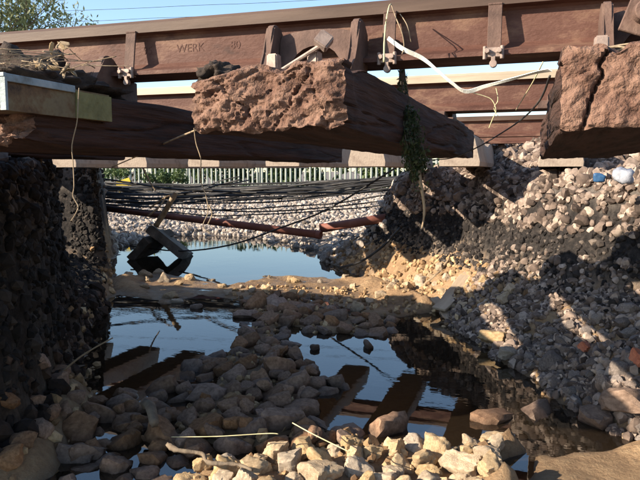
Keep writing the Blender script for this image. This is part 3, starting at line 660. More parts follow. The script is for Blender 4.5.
pts = inside([(-1.15, 5.25), (-0.62, 4.62), (-0.40, 4.25), (-0.22, 4.05), (-0.12, 4.3), (-0.35, 4.85), (-0.85, 5.35)], 46, (0.04, 0.13))
put_stones(pts, pale_v, M['pale'], 'pale clay-coloured lump at the sunlit foot of the dark ballast bank', 'clay lumps at the foot of the ballast bank')
# ballast: the stones that show largest one by one, the rest as one loose mass
def normals(x, y):
    e = 0.02; return np.stack([-(terrain(x + e, y) - terrain(x - e, y)) / (2 * e), -(terrain(x, y + e) - terrain(x, y - e)) / (2 * e), np.ones_like(x)], -1)
def field(n, x0, x1, y0, y1, cond):
    x = rng.uniform(x0, x1, n); y = rng.uniform(y0, y1, n); z, d, rt = terrain(x, y, True)
    k = cond(x, y, z, d); return x[k], y[k], z[k]
def scatter_mesh(x, y, z, size, sub, lift=0.15, soft=False):
    n = len(x); Vs = []; Fs = []
    var = [rock(500 + i, sub, planes=8, p=30, flat=0.75, noise=0.12 if soft else 0.06, nf=2.5) for i in range(12)]
    which = rng.integers(0, 12, n); s = size * np.exp(rng.normal(0, 0.28, n))
    a = rng.uniform(0, 6.28, (n, 3)); base = 0
    cx, sx = np.cos(a), np.sin(a)
    for vi in range(12):
        q = which == vi
        if not q.any(): continue
        W, F = var[vi]; c, sn = cx[q], sx[q]
        P = W[None] * s[q][:, None, None]
        X, Y, Z = P[..., 0], P[..., 1], P[..., 2]
        X, Y = X * c[:, :1] - Y * sn[:, :1], X * sn[:, :1] + Y * c[:, :1]
        Y, Z = Y * c[:, 1:2] - Z * sn[:, 1:2], Y * sn[:, 1:2] + Z * c[:, 1:2]
        X, Z = X * c[:, 2:] - Z * sn[:, 2:], X * sn[:, 2:] + Z * c[:, 2:]
        P = np.stack([X + x[q][:, None], Y + y[q][:, None], Z + (z[q] + lift * s[q])[:, None]], -1)
        m = len(W); k = q.sum()
        Vs.append(P.reshape(-1, 3)); Fs.append((F[None] + (np.arange(k) * m)[:, None, None]).reshape(-1, 3) + base); base += k * m
    me = trimesh('loose', np.concatenate(Vs), np.concatenate(Fs), soft)
    if soft: me.set_sharp_from_angle(angle=R(32))
    return me
def mat_island(name, stops, bump=0.4):
    m, nt, N, L, B = new_mat(name)
    g = N.new('ShaderNodeNewGeometry'); rp = ramp_node(N, stops); L.new(g.outputs['Random Per Island'], rp.inputs[0])
    n = N.new('ShaderNodeTexNoise'); n.inputs['Scale'].default_value = 45; n.inputs['Detail'].default_value = 4; L.new(g.outputs['Position'], n.inputs['Vector'])
    mr = N.new('ShaderNodeMapRange'); mr.inputs[1].default_value = 0.3; mr.inputs[2].default_value = 0.7; mr.inputs[3].default_value = 0.65; mr.inputs[4].default_value = 1.2; L.new(n.outputs[0], mr.inputs[0])
    sc = N.new('ShaderNodeVectorMath'); sc.operation = 'SCALE'; L.new(rp.outputs[0], sc.inputs[0]); L.new(mr.outputs[0], sc.inputs['Scale']); L.new(sc.outputs[0], B.inputs['Base Color'])
    B.inputs['Roughness'].default_value = 0.92; B.inputs['Specular IOR Level'].default_value = 0.25
    bp = N.new('ShaderNodeBump'); bp.inputs['Strength'].default_value = bump; bp.inputs['Distance'].default_value = 0.006; L.new(n.outputs[0], bp.inputs['Height']); L.new(bp.outputs[0], B.inputs['Normal'])
    return m
M['loose_grey'] = mat_island('loose_grey', [(0.0, (0.05, 0.036, 0.029)), (0.35, (0.14, 0.10, 0.078)), (0.75, (0.26, 0.195, 0.155)), (1.0, (0.40, 0.315, 0.25))])
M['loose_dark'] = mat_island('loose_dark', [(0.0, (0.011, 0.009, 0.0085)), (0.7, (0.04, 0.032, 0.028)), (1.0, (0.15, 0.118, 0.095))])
M['loose_clay'] = mat_island('loose_clay', [(0.0, (0.14, 0.08, 0.042)), (0.5, (0.31, 0.195, 0.10)), (1.0, (0.50, 0.35, 0.195))])
M['loose_shade_black'] = mat_island('loose_shade_black', [(0.0, (0.008, 0.007, 0.0065)), (0.8, (0.026, 0.021, 0.018)), (1.0, (0.06, 0.047, 0.038))])  # near black colour stands for the shade on the left bank wall
M['loose_shade_brown'] = mat_island('loose_shade_brown', [(0.0, (0.012, 0.008, 0.006)), (0.6, (0.036, 0.022, 0.015)), (1.0, (0.09, 0.055, 0.037))])  # brown rubble colour darkened to stand for shade at the bank foot
# right-hand rubble toe: 300 single pieces
x, y, z = field(2600, -0.5, 1.0, 2.4, 4.5, lambda x, y, z, d: (d > 0.02) & (d < 0.85) & (z < 0.45) & (x > -0.45))
near = np.argsort(np.hypot(x, y))
chosen = []; kept = []
for i in near:
    s = random.triangular(0.045, 0.11, 0.06)
    if all((x[i] - a) ** 2 + (y[i] - b) ** 2 > (0.42 * (s + c)) ** 2 for a, b, c, _ in kept): kept.append((x[i], y[i], s, z[i]))
    if len(kept) >= 190: break
for (a, b, s, zz) in kept:
    o = link('ballast_stone', random.choice(ball_v), M['ballast'], None, (a, b, zz + 0.12 * s), (random.uniform(-.7, .7), random.uniform(-.7, .7), random.uniform(0, 6)), (s,) * 3)
    tag(o, 'grey ballast stone washed down into the rubble at the water edge', 'ballast', 'ballast stones in the rubble at the water edge')
x, y, z = field(9000, -0.7, 1.6, 3.0, 5.2, lambda x, y, z, d: (d > 0.6) & (d < 1.7) & (z > 0.66) & (x > -0.5))
near = np.argsort(np.hypot(x, y)); kept2 = []
for i in near:
    s = random.triangular(0.045, 0.085, 0.06)
    if all((x[i] - a) ** 2 + (y[i] - b) ** 2 > (0.40 * (s + c)) ** 2 for a, b, c, _ in kept2[-120:]): kept2.append((x[i], y[i], s, z[i]))
    if len(kept2) >= 110: break
for (a, b, s, zz) in kept2:
    o = link('ballast_stone', random.choice(ball_v), M['ballast'], None, (a, b, zz + 0.12 * s), (random.uniform(-.7, .7), random.uniform(-.7, .7), random.uniform(0, 6)), (s,) * 3)
    tag(o, 'grey ballast stone loose on the sunlit crest under the split sleeper', 'ballast', 'ballast stones on the sunlit crest')
def stuff(name, me, m, label):
    return tag(link(name, me, m), label, 'gravel', kind='stuff')
onbank = lambda x, y, z, d: (d > 0.02) & (y > 0.9) & (y < 7.4)
x, y, z = field(60000, -5.2, 2.3, 1.0, 7.4, lambda x, y, z, d: onbank(x, y, z, d) & (z > 0.70) & (d < 2.6) & (rng.random(len(x)) < 0.5) & (x > -1.35))
stuff('ballast_gravel', scatter_mesh(x, y, z, 0.055, 1), M['loose_grey'], 'loose grey ballast covering the top of the embankment')
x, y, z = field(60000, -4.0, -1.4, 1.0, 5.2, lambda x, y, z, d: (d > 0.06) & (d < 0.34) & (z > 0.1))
stuff('wall_stones', scatter_mesh(x, y, z, 0.042, 1, 0.0), M['loose_shade_black'], 'stones coloured black for shade, packed in the wall of the shaded bank')
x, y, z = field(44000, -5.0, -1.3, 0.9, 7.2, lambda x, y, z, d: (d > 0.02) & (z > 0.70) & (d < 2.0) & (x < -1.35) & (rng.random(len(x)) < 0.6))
stuff('bank_top_gravel', scatter_mesh(x, y, z, 0.05, 1), M['loose_dark'], 'gravel coloured dark for shade on the bank under the timber sleepers')  # the dark colour here is shade painted on grey ballast
x, y, z = field(26000, -1.6, 1.7, 2.9, 6.9, lambda x, y, z, d: (d > 0.3) & (z > 0.62) & (d < 1.5))
stuff('crest_gravel', scatter_mesh(x, y, z, 0.052, 2, 0.25, True), M['loose_grey'], 'loose grey ballast spilling over the crest of the cut bank')
x, y, z = field(26000, -1.6, 1.4, 2.9, 6.9, lambda x, y, z, d: (d > 0.25) & (z > 0.28) & (z < 0.70) & (d < 1.3))
stuff('dark_chippings', scatter_mesh(x, y, z, 0.028, 1, 0.1), M['loose_dark'], 'fine dark chippings packed in the cut face below the crest')
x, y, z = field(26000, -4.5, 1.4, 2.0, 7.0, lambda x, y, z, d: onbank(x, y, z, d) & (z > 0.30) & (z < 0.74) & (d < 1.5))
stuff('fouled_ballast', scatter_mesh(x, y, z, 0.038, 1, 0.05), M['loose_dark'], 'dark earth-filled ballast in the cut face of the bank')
x, y, z = field(9000, -0.7, 1.3, 2.3, 4.6, lambda x, y, z, d: (d > -0.03) & (d < 0.88) & (z < 0.5))
stuff('rubble_gravel', scatter_mesh(x, y, z, 0.038, 2, 0.15, True), M['loose_grey'], 'small grey stones filling the rubble at the water edge')
x, y, z = field(30000, -5.6, 0.2, 1.3, 7.0, lambda x, y, z, d: (z > -0.02) & (z < 0.33) & (d > 0.0) & (d < 0.7) & (rng.random(len(x)) < 0.55) & ((x < -0.55) | (y > 4.2)) & ((x > -1.4) | (y > 2.9)))
stuff('clay_rubble', scatter_mesh(x, y, z, 0.042, 1), M['loose_clay'], 'broken clay and small stones along the foot of the banks')
x, y, z = field(9000, -3.2, -1.3, 1.0, 4.2, lambda x, y, z, d: (d > -0.02) & (z < 0.34) & (x < -1.3) & (d < 0.6) & (rng.random(len(x)) < 0.9))
stuff('bank_rubble', scatter_mesh(x, y, z, 0.055, 1), M['loose_shade_brown'], 'rubble coloured dark for shade along the foot of the shaded bank')
x, y, z = field(30000, -11, 3.0, 6.6, 15.0, lambda x, y, z, d: (z > 0.0) & (d < 7))
M['loose_pale'] = mat_island('loose_pale', [(0.0, (0.18, 0.145, 0.12)), (0.5, (0.33, 0.275, 0.23)), (1.0, (0.46, 0.39, 0.33))])
stuff('pale_gravel', scatter_mesh(x, y, z, 0.07, 1), M['loose_pale'], 'pale gravel sloping from the far pool up to the fence')
LOWALL = [(-1.8, 1.5), (-2.0, 2.4), (-1.6, 3.3), (-2.3, 4.6), (-0.7, 4.3), (-0.7, 2.4), (0.5, 2.6), (0.6, 1.6)]
x, y, z = field(2600, -2.3, 0.5, 1.4, 5.2, lambda x, y, z, d: (z > -0.02) & (d < 0) & ((x < -0.1) | (y > 2.6)))
stuff('pebbles', scatter_mesh(x, y, z, 0.032, 1), M['loose_clay'], 'small pebbles between the stones of the stream bed')

# ------------------------------------------------------------------ beyond the tracks: pipes, cables, slab, fence, shrubs
def pipe(p0, p1, r, label):
    p0, p1 = Vector(p0), Vector(p1); t = empty('pipe', p0)
    d = p1 - p0
    V = []; F = []; n = 16
    s = d.cross(Vector((0, 0, 1))).normalized(); w = s.cross(d).normalized()
    for rr, ends in ((r, (0, 1)), (r * 0.86, (1, 0))):
        for e in ends:
            for k in range(n):
                a = 2 * math.pi * k / n; V.append(d * e + s * rr * math.cos(a) + w * rr * math.sin(a))
    for q in range(4):
        for k in range(n): F.append((q * n + k, q * n + (k + 1) % n, ((q + 1) % 4) * n + (k + 1) % n, ((q + 1) % 4) * n + k))
    link('tube_wall', pymesh('tube_wall', V, F, True), M['pipe'], t)
    for e in (0.0, 0.985):
        bm = bmesh.new(); a = d * e; b = d * (e + 0.015); bm_cyl(bm, a, b, r * 1.12, seg=16)
        # collars are open rings: drop the caps
        caps = [f for f in bm.faces if len(f.verts) > 4]; bmesh.ops.delete(bm, geom=caps, context='FACES_ONLY')
        link('collar', bm_done('collar', bm, 0, 1, 40), M['pipe'], t)
    tag(t, label, 'pipe'); return t
def at(px, py, zc):
    """world point at picture position and depth, read off the photograph"""
    p = R(5.97); x = (px - 320) / 650 * zc; yy = -(py - 240) / 650 * zc
    f = zc * math.cos(p) + yy * math.sin(p); z = 1 - zc * math.sin(p) + yy * math.cos(p)
    c, s = math.cos(R(18.3)), math.sin(R(18.3)); return Vector((x * c - f * s, x * s + f * c, z))
pipe(at(96, 207, 8.3), at(321, 235, 6.9), 0.042, 'dark red pipe sagging across the gap above the far pool')
pipe(at(320, 228.5, 7.0), at(404, 215, 6.9), 0.048, 'dark red pipe stub sloping up into the dark ballast bank')
for i, (l, r_, sag, zl, zr, rad) in enumerate((((96, 188), (415, 176), 6, 8.6, 7.9, .022), ((96, 192), (415, 180), 6, 8.4, 7.8, .024), ((96, 190), (415, 183), 8, 8.8, 8.0, .022), ((96, 197), (415, 179), 6, 8.2, 7.6, .016),
        ((96, 194), (415, 186), 9, 8.5, 7.7, .020), ((96, 186), (415, 178), 5, 9.0, 8.2, .020), ((96, 200), (415, 184), 10, 8.0, 7.5, .013), ((96, 203), (415, 190), 12, 8.1, 7.5, .012), ((96, 199), (412, 196), 14, 8.3, 7.4, .012),
        ((96, 206), (412, 200), 12, 7.9, 7.4, .011), ((96, 202), (330, 186), 5, 8.2, 8.0, .014), ((96, 184), (415, 175), 4, 9.3, 8.4, .020), ((96, 190), (250, 180), 3, 7.9, 8.6, .014))):
    P = []
    for k in range(9):
        t = k / 8; wv = random.uniform(-1.2, 1.2) if 0 < k < 8 else 0
        P.append(at(l[0] + (r_[0] - l[0]) * t, l[1] + (r_[1] - l[1]) * t + sag * 4 * t * (1 - t) + wv, zl + (zr - zl) * t + random.uniform(-.08, .08)))
    tag(link('cable', tube('cable', P, rad * 0.72, 6), M['cable']), 'black cable in the sagging bundle slung across the gap below the fence', 'cable', 'black cables slung across the gap')
for i in range(20):
    y0 = random.uniform(176, 206); y1 = random.uniform(174, 194); sag = random.uniform(2, 12); x1 = random.choice((412, 412, 412, 360, 300, 240)); z0 = random.uniform(7.6, 9.4); z1 = random.uniform(7.4, 8.4)
    P = []; off = [random.gauss(0, 1.4) for _ in range(8)]
    for k in range(8):
        t = k / 7; P.append(at(92 + (x1 - 92) * t, y0 + (y1 - y0) * t + sag * 4 * t * (1 - t) + off[k], z0 + (z1 - z0) * t + random.uniform(-.12, .12)))
    tag(link('cable', tube('cable', P, random.uniform(.005, .014), 6), M['cable']), 'black cable in the sagging bundle slung across the gap below the fence', 'cable', 'black cables slung across the gap')
tag(link('cable', tube('cable', [at(130, 246, 7.6), at(180, 251, 7.3), at(230, 245, 6.9), at(280, 228, 6.6), at(330, 208, 6.4), at(400, 165, 6.2)], .009, 6), M['cable']), 'thin cable dipping over the far pool past the broken slab', 'cable')
tag(link('cable', tube('cable', [at(338, 268, 6.2), at(360, 262, 6.2), at(383, 246, 6.2), at(400, 228, 6.1)], .012, 6), M['cable']), 'short grey cable end on the bank beside the pipe stub', 'cable')
# broken concrete slab tipped into the pool
sb = empty('concrete_slab', at(163, 252, 7.6))
def slab_mesh(dx, dy, dz, seed):
    bm = bmesh.new(); bm_box(bm, (0, 0, 0), (dx, dy, dz)); bmesh.ops.subdivide_edges(bm, edges=bm.edges[:], cuts=5, use_grid_fill=True)
    for v in bm.verts: v.co += v.co.normalized() * 0.035 * float(fbm(np.array([[v.co.x * 5 + seed, v.co.y * 5, v.co.z * 5]]), 3)[0])
    return bm_done('slab', bm, 0, 1, 35)
link('slab_body', slab_mesh(0.46, 0.60, 0.10, 1), M['darkconc'], sb, (0.08, 0.05, 0.10), (R(-12), R(38), R(12)))
link('broken_edge', slab_mesh(0.34, 0.5, 0.09, 4), M['darkconc'], sb, (-0.16, 0.0, 0.07), (R(8), R(-42), R(-8)))
tag(sb, 'broken concrete slab tipped into the far pool', 'slab')
tag(link('log', tube('log', [at(156, 226, 7.3), at(164, 213, 7.25), at(171, 201, 7.2), at(176, 193, 7.2)], 0.034, 9, 0.028, 0.12), M['twig']), 'short pale log propped up above the broken slab', 'log')
for i, (a, b, c_) in enumerate((((150, 208, 7.2), (164, 198, 7.2), (178, 193, 7.3)), ((143, 168, 7.2), (150, 182, 7.2), (156, 191, 7.2)), ((148, 216, 7.1), (160, 206, 7.1), (166, 196, 7.2)))):
    tag(link('stick', tube('stick', [at(*a), at(*b), at(*c_)], 0.012, 6, 0.006, 0.1), M['twig']), 'thin dry stick tangled around the propped log', 'stick', 'sticks around the propped log')
# yellow board by the fence
bm = bmesh.new(); bm_box(bm, (0, 0, 0.14), (0.36, 0.03, 0.22), (0, R(-18), 0)); bm_box(bm, (-0.1, 0, -0.02), (0.03, 0.03, 0.3)); bm_box(bm, (0.12, 0, 0.0), (0.03, 0.03, 0.3))
p = at(124, 191, 15.5); tag(link('marker_board', bm_done('marker_board', bm, 0.004), M['yellow'], None, (p.x, p.y, float(terrain(np.array([p.x]), np.array([p.y]))[0]) + 0.12), (0, 0, R(15))), 'small yellow board on short legs at the foot of the fence', 'board')

FY = 19.5
fn = empty('palisade_fence', (0, FY, 0.40))
V = [(-0.034, 0, 0), (-0.014, -0.016, 0), (0.014, -0.016, 0), (0.034, 0, 0), (-0.034, 0, 1.02), (-0.014, -0.016, 1.08), (0.014, -0.016, 1.08), (0.034, 0, 1.02), (0, -0.012, 1.12)]
F = [(0, 1, 5, 4), (1, 2, 6, 5), (2, 3, 7, 6), (4, 5, 8), (5, 6, 8), (6, 7, 8)]
pale_me = pymesh('pale', V + [(a, b + 0.004, c) for a, b, c in V], F + [tuple(i + 9 for i in f[::-1]) for f in F])
n_p = 0
for k in range(-104, 20):
    X = k * 0.165
    z = float(terrain(np.array([X]), np.array([FY]))[0]) - 0.40
    link('pale', pale_me, M['fence'], fn, (X, -0.03, z - 0.03 + random.uniform(-.012, .012)), (random.uniform(-.01, .01), 0, random.uniform(-.06, .06)))
for zz in (0.2, 0.9):
    bm = bmesh.new(); bm_box(bm, (-6.9, 0.0, zz), (20.6, 0.05, 0.05)); link('fence_rail', bm_done('fence_rail', bm), M['fence'], fn)
for k in range(8):
    bm = bmesh.new(); bm_box(bm, (0, 0.06, 0.5), (0.10, 0.055, 1.2)); link('fence_post', bm_done('fence_post', bm), M['fence'], fn, (-16.6 + k * 2.7, 0, 0))
tag(fn, 'pale steel palisade fence beyond the tracks and cables', 'fence')

def leaf_cloud(name, centers, radii, n, size, elong=2.0, droop=0.3):
    cs = np.array(centers); rs = np.array(radii); pr = rs ** 2 / np.sum(rs ** 2)
    k = rng.choice(len(cs), n, p=pr); u = rng.normal(size=(n, 3)); u /= np.linalg.norm(u, axis=1)[:, None]
    P = cs[k] + u * (rs[k] * rng.uniform(0.15, 1.0, n) ** 0.5)[:, None]
    a = rng.normal(size=(n, 3)); a[:, 2] -= droop; a /= np.linalg.norm(a, axis=1)[:, None]
    b = np.cross(a, rng.normal(size=(n, 3))); b /= np.linalg.norm(b, axis=1)[:, None]
    s = size * rng.uniform(0.6, 1.3, n)[:, None]
    q = np.stack([P - a * s * elong / 2, P + b * s * 0.5, P + a * s * elong / 2, P - b * s * 0.5], 1).reshape(-1, 3)
    return trimesh(name, q, np.arange(n * 4).reshape(-1, 4), False)
def shrub(x, y, w, h, n, label, size=0.05):
    z = float(terrain(np.array([x]), np.array([y]))[0]); t = empty('shrub', (x, y, z))
    cs = []; rs = []; sb_ = bmesh.new()
    for i in range(max(5, int(w * 9))):
        a = (random.uniform(-w / 2, w / 2), random.uniform(-w / 4, w / 4), random.uniform(0.25, 1) * h * (0.6 + 0.4 * random.random())); cs.append(a); rs.append(random.uniform(0.10, 0.22) * h + 0.05)
        bm_cyl(sb_, (a[0] * 0.02, a[1] * 0.02, -0.03), a, 0.010, 0.004, 5)
    link('stems', bm_done('stems', sb_), M['wood'], t); link('foliage', leaf_cloud('foliage', cs, rs, n, size), M['shrub'], t)
    tag(t, label, 'shrub'); return t
p = at(112, 188, 18.0); shrub(p.x, p.y, 1.0, 0.75, 1000, 'leafy green shrub beside the yellow board at the fence')
p = at(168, 188, 18.2); shrub(p.x, p.y, 1.3, 0.65, 1300, 'wide low green shrub at the fence behind the propped log')
p = at(230, 188, 18.4); shrub(p.x, p.y, 2.3, 0.25, 500, 'straggly low shrub at the fence foot past the propped log', 0.035)
p = at(385, 190, 17.0); shrub(p.x, p.y, 0.7, 0.30, 420, 'small grassy tuft at the fence foot by the ballast bank', 0.03)
p = at(300, 188, 18.4); shrub(p.x, p.y, 2.2, 0.25, 360, 'thin row of weeds growing along the fence foot', 0.03)

for k in range(9):
    o = shrub(-17.5 + k * 2.5 + random.uniform(-.4, .4), 21.6 + random.uniform(-.4, .5), 2.9, 1.35 + random.uniform(-.2, .25), 1700, 'dense green bush growing right behind the palisade fence', 0.11); o['group'] = 'bushes behind the fence'
# ------------------------------------------------------------------ tree beyond the fence
tp = at(-10, 170, 21.0); tz = float(terrain(np.array([tp.x]), np.array([tp.y]))[0])
tr = empty('tree', (tp.x, tp.y, tz)); random.seed(21)
bm = bmesh.new(); cs = []; rs = []; nodes = []
def limb(a, d, L_, r, depth):
    a = Vector(a); d = Vector(d).normalized(); n = 4; p = a
    for i in range(n):
        d = (d + Vector((random.uniform(-.22, .22), random.uniform(-.22, .22), random.uniform(-.08, .16)))).normalized(); q = p + d * (L_ / n)
        r2 = r * 0.86; bm_cyl(bm, p, q, r, r2, 7 if depth < 2 else 4); p, r = q, r2
        if depth >= 2: cs.append(tuple(p)); rs.append(random.uniform(0.18, 0.40))
        if depth < 3 and i >= (2 if depth == 0 else 1):
            for _ in range(2 if depth else 3):
                dd = (d + Vector((random.uniform(-1, 1), random.uniform(-1, 1), random.uniform(-.35, .7)))).normalized(); limb(p, dd, L_ * random.uniform(.55, .75), r * 0.62, depth + 1)
limb((0, 0, -0.2), (0.08, 0, 1), 3.3, 0.17, 0)
link('trunk', bm_done('trunk', bm, 0, 1, 60), M['wood'], tr)
link('crown', leaf_cloud('crown', cs, rs, 8000, 0.055, 3.0, 0.9), M['leaf'], tr)
tag(tr, 'feathery light green tree rising behind the rails', 'tree'); tr.scale = (1.0, 1.0, 1.12)
random.seed(99)
# overhead wires
for (a, b, lab) in (((60, 11, 60), (335, -1, 60), 'thin overhead wire crossing the sky above the rail head'), ((60, 22, 62), (240, 14, 62), 'fainter overhead wire just above the rail head')):
    A, B_ = at(*a), at(*b); d = (B_ - A)
    pts_ = [A - d * 1.6 + Vector((0, 0, .6)), A, (A + B_) / 2 - Vector((0, 0, 0.02)), B_, B_ + d * 2.2 + Vector((0, 0, .8))]
    tag(link('overhead_wire', tube('overhead_wire', pts_, 0.018, 5), M['cable']), lab, 'wire')

# ------------------------------------------------------------------ debris on the tracks
def ribbon(name, pts, w, m, twist=0.0, res=8):
    P = [Vector(p) for p in pts]; Q = []
    for i in range(len(P) - 1):
        p0 = P[max(i - 1, 0)]; p1 = P[i]; p2 = P[i + 1]; p3 = P[min(i + 2, len(P) - 1)]
        for k in range(res):
            t = k / res; Q.append(0.5 * ((2 * p1) + (p2 - p0) * t + (2 * p0 - 5 * p1 + 4 * p2 - p3) * t * t + (-p0 + 3 * p1 - 3 * p2 + p3) * t ** 3))
    Q.append(P[-1]); V = []; F = []
    for i, q in enumerate(Q):
        t = (Q[min(i + 1, len(Q) - 1)] - Q[max(i - 1, 0)]).normalized(); s = t.cross(Vector((0.2, 1, 0.1))).normalized()
        a = twist * i / len(Q) + 0.2 * math.sin(i * 0.23); s = (Matrix.Rotation(a, 3, t) @ s); n_ = t.cross(s).normalized() * 0.0006
        ww = w * (0.7 + 0.4 * abs(math.sin(i * 0.11 + 0.6)))
        V += [q + s * ww / 2 + n_, q - s * ww / 2 + n_, q - s * ww / 2 - n_, q + s * ww / 2 - n_]
    for i in range(len(Q) - 1):
        for k in range(4): F.append((i * 4 + k, i * 4 + (k + 1) % 4, (i + 1) * 4 + (k + 1) % 4, (i + 1) * 4 + k))
    F.append((3, 2, 1, 0)); F.append(tuple((len(Q) - 1) * 4 + k for k in range(4)))
    return pymesh(name, V, F)
tag(link('plastic_ribbon', ribbon('plastic_ribbon', [at(388, 38, 1.44), at(403, 49, 1.42), at(422, 58, 1.42), at(437, 70, 1.42), at(452, 83, 1.42), at(466, 91.5, 1.42), at(486, 86, 1.40), at(512, 79, 1.36), at(534, 73, 1.30), at(550, 70, 1.2)], 0.009, M['ribbon'], 1.2), M['ribbon']), 'torn white plastic ribbon slung between the sleepers under the rail', 'ribbon')
def strand(pts, r, m, label, cat='stem', group=None, name='dry_stem', taper=None, wob=0.1):
    return tag(link(name, tube(name, pts, r, 5, taper, wob, 5), M[m]), label, cat, group)
strand([at(384, 62, 1.42), at(384.5, 40, 1.42), at(386, 22, 1.42), at(389, 7, 1.43), at(391, 4, 1.5)], 0.0022, 'straw', 'yellow straw standing over the rail at the hanging weed', taper=0.0014)
strand([at(391, 4, 1.5), at(396, 18, 1.43), at(402, 33, 1.42), at(404, 46, 1.42), at(402, 54, 1.42)], 0.0013, 'twig', 'fine bent stem hooked over the rail head at the weed')
strand([at(400, 14, 1.44), at(407, 25, 1.43), at(411, 42, 1.43)], 0.001, 'twig', 'short fine stem hanging from the rail head at the weed')
strand([at(470, 92, 1.42), at(484, 96, 1.42), at(492, 100, 1.42), at(496, 110, 1.42), at(493, 118, 1.42), at(489, 128, 1.42)], 0.0011, 'straw', 'frayed pale string hanging from the lowest point of the ribbon')
strand([at(496, 88, 1.42), at(498, 100, 1.42), at(494, 108, 1.42), at(498, 116, 1.42)], 0.0009, 'straw', 'knotted pale string hanging beside the frayed one')
strand([at(543, 62, 1.3), at(533, 82, 1.4), at(524, 97, 1.6), at(516, 110, 1.9)], 0.0013, 'straw', 'thin dry grass stalk leaning from the split sleeper')
strand([at(430, 160, 2.9), at(452, 158, 2.6), at(476, 148, 2.2), at(500, 134, 1.9), at(522, 119, 1.6), at(540, 100, 1.35), at(550, 76, 1.15)], 0.0022, 'cable', 'thin dark wire drooping from the split sleeper to the inner sleeper end', 'wire', None, 'wire', wob=0)
strand([at(196, 130, 1.4), at(165, 143, 1.7), at(135, 157, 2.0), at(112, 167, 2.3)], 0.0022, 'twig', 'straight thin stem reaching from the crumbling sleeper toward the dark bank')
strand([at(194, 128, 1.33), at(196, 143, 1.33), at(201, 160, 1.33), at(200, 178, 1.34), at(206, 196, 1.34), at(208, 212, 1.34), at(203, 226, 1.34), at(211, 234, 1.34)], 0.0011, 'twig', 'long crooked root hanging below the crumbling sleeper end', 'root', None, 'root')
strand([at(209, 205, 1.34), at(212, 214, 1.34), at(208, 224, 1.34)], 0.0016, 'twig', 'short side root hanging next to the long crooked root', 'root', None, 'root')
strand([at(173, 205, 1.5), at(176, 215, 1.5), at(175, 228, 1.5), at(171, 238, 1.5)], 0.0016, 'twig', 'short hanging stem over the broken slab', 'root', None, 'root') if False else None
strand([at(79, 88, 1.27), at(78, 105, 1.27), at(77, 122, 1.27), at(72, 145, 1.28), at(73, 162, 1.28), at(74, 185, 1.28), at(73, 196, 1.28), at(78, 206, 1.28), at(76, 213, 1.28), at(71, 221, 1.28)], 0.0011, 'twig', 'crooked dangling root hanging in front of the steel box', 'root', None, 'root')
# hanging weed
wd = empty('hanging_weed', at(404, 72, 1.68)); o0 = wd.location.copy(); bm = bmesh.new(); cs = []; rs = []
for k in range(15):
    dx = random.uniform(-8, 8); pts_ = [at(402 + dx * .3, 66, 1.68), at(404 + dx * .6, 95, 1.62), at(411 + dx, 125, 1.56), at(416 + dx * 1.1, 150, 1.54), at(420 + dx * 1.2, 172 + random.uniform(-10, 18), 1.53)]
    me = tube('s', [q - o0 for q in pts_], 0.0013, 4, 0.0006, 0.1); bm.from_mesh(me); bpy.data.meshes.remove(me)
    for i in range(22):
        t = random.uniform(0.15, 3.99); i0 = int(t); q = pts_[i0].lerp(pts_[i0 + 1], t - i0) - o0; cs.append(tuple(q)); rs.append(random.uniform(0.003, 0.008) + 0.016 * random.random() * (t > 1.6))
link('stems', bm_done('stems', bm), M['wood'], wd); link('foliage', leaf_cloud('foliage', cs, rs, 1700, 0.0048, 2.6, 1.1), M['weed'], wd)
rt_ = tube('tap_root', [q - o0 for q in (at(417, 160, 1.54), at(421, 185, 1.53), at(424, 205, 1.53), at(424, 216, 1.53), at(422, 228, 1.53))], 0.005, 6, 0.002, 0.12)
link('tap_root', rt_, M['twig'], wd)
tag(wd, 'dark green weed dangling from the rail beside the crumbling sleeper', 'weed')
# dirt heap and flood trash on the dark sleeper end
W, F = ICO[4]
def heap(loc, s, seed, label, lump=0.35):
    X = W * (1 + lump * fbm(W * 2.4 + seed, 6, 0.58))[:, None] * np.array(s); X[:, 2] = np.maximum(X[:, 2], -s[2] * 0.85)
    return tag(link('dirt_heap', trimesh('dirt_heap', X, F), M['soil'], None, loc), label, 'dirt')
heap((-1.12, 1.30, 1.195), (0.13, 0.16, 0.045), 5.0, 'heap of dark dirt and trash on the sleeper with the steel box')
heap((-1.30, 1.42, 1.235), (0.14, 0.10, 0.085), 8.0, 'tall dark clod of dirt behind the steel box against the rail')
heap((-0.585, 1.15, 1.182), (0.034, 0.04, 0.026), 11.0, 'small crumbly clod on the corner of the crumbling sleeper', 0.5)
for i in range(40):
    a = random.uniform(0, 6.28); L_ = random.uniform(0.05, 0.20); p0 = Vector((-1.12 + random.uniform(-.14, .17), 1.22 + random.uniform(-.14, .13), 1.225 + random.uniform(-.01, .035)))
    d = Vector((math.cos(a), math.sin(a), random.uniform(-.25, .2))) * L_
    strand([p0 - d / 2, p0 + Vector((0, 0, random.uniform(-.004, .006))), p0 + d / 2], random.uniform(0.0008, 0.0021), 'twig', 'dry twig in the flood trash on the sleeper with the steel box', 'twig', 'twigs in the flood trash', 'twig', 0.0007)
chip_v = [rock_me('chip', 700 + i, 2, planes=7, p=20, flat=0.5) for i in range(4)]
for i in range(18):
    px, py = random.choice(((52, 50), (47, 55), (40, 62), (38, 58), (60, 46), (64, 45), (54, 62), (50, 66), (68, 67), (66, 74), (36, 65), (72, 70), (85, 78)))
    q = at(px + random.uniform(-3, 3), py + random.uniform(-2, 3), 1.42 + random.uniform(-.04, .02))
    s = random.uniform(0.008, 0.018)
    tag(link('chip', random.choice(chip_v), M['pale'], None, q, (random.random() * 6, random.random() * 6, 0), (s * 2.0, s, s * .7)), 'pale chip caught in the flood trash beside the rail', 'chip', 'pale chips in the flood trash')
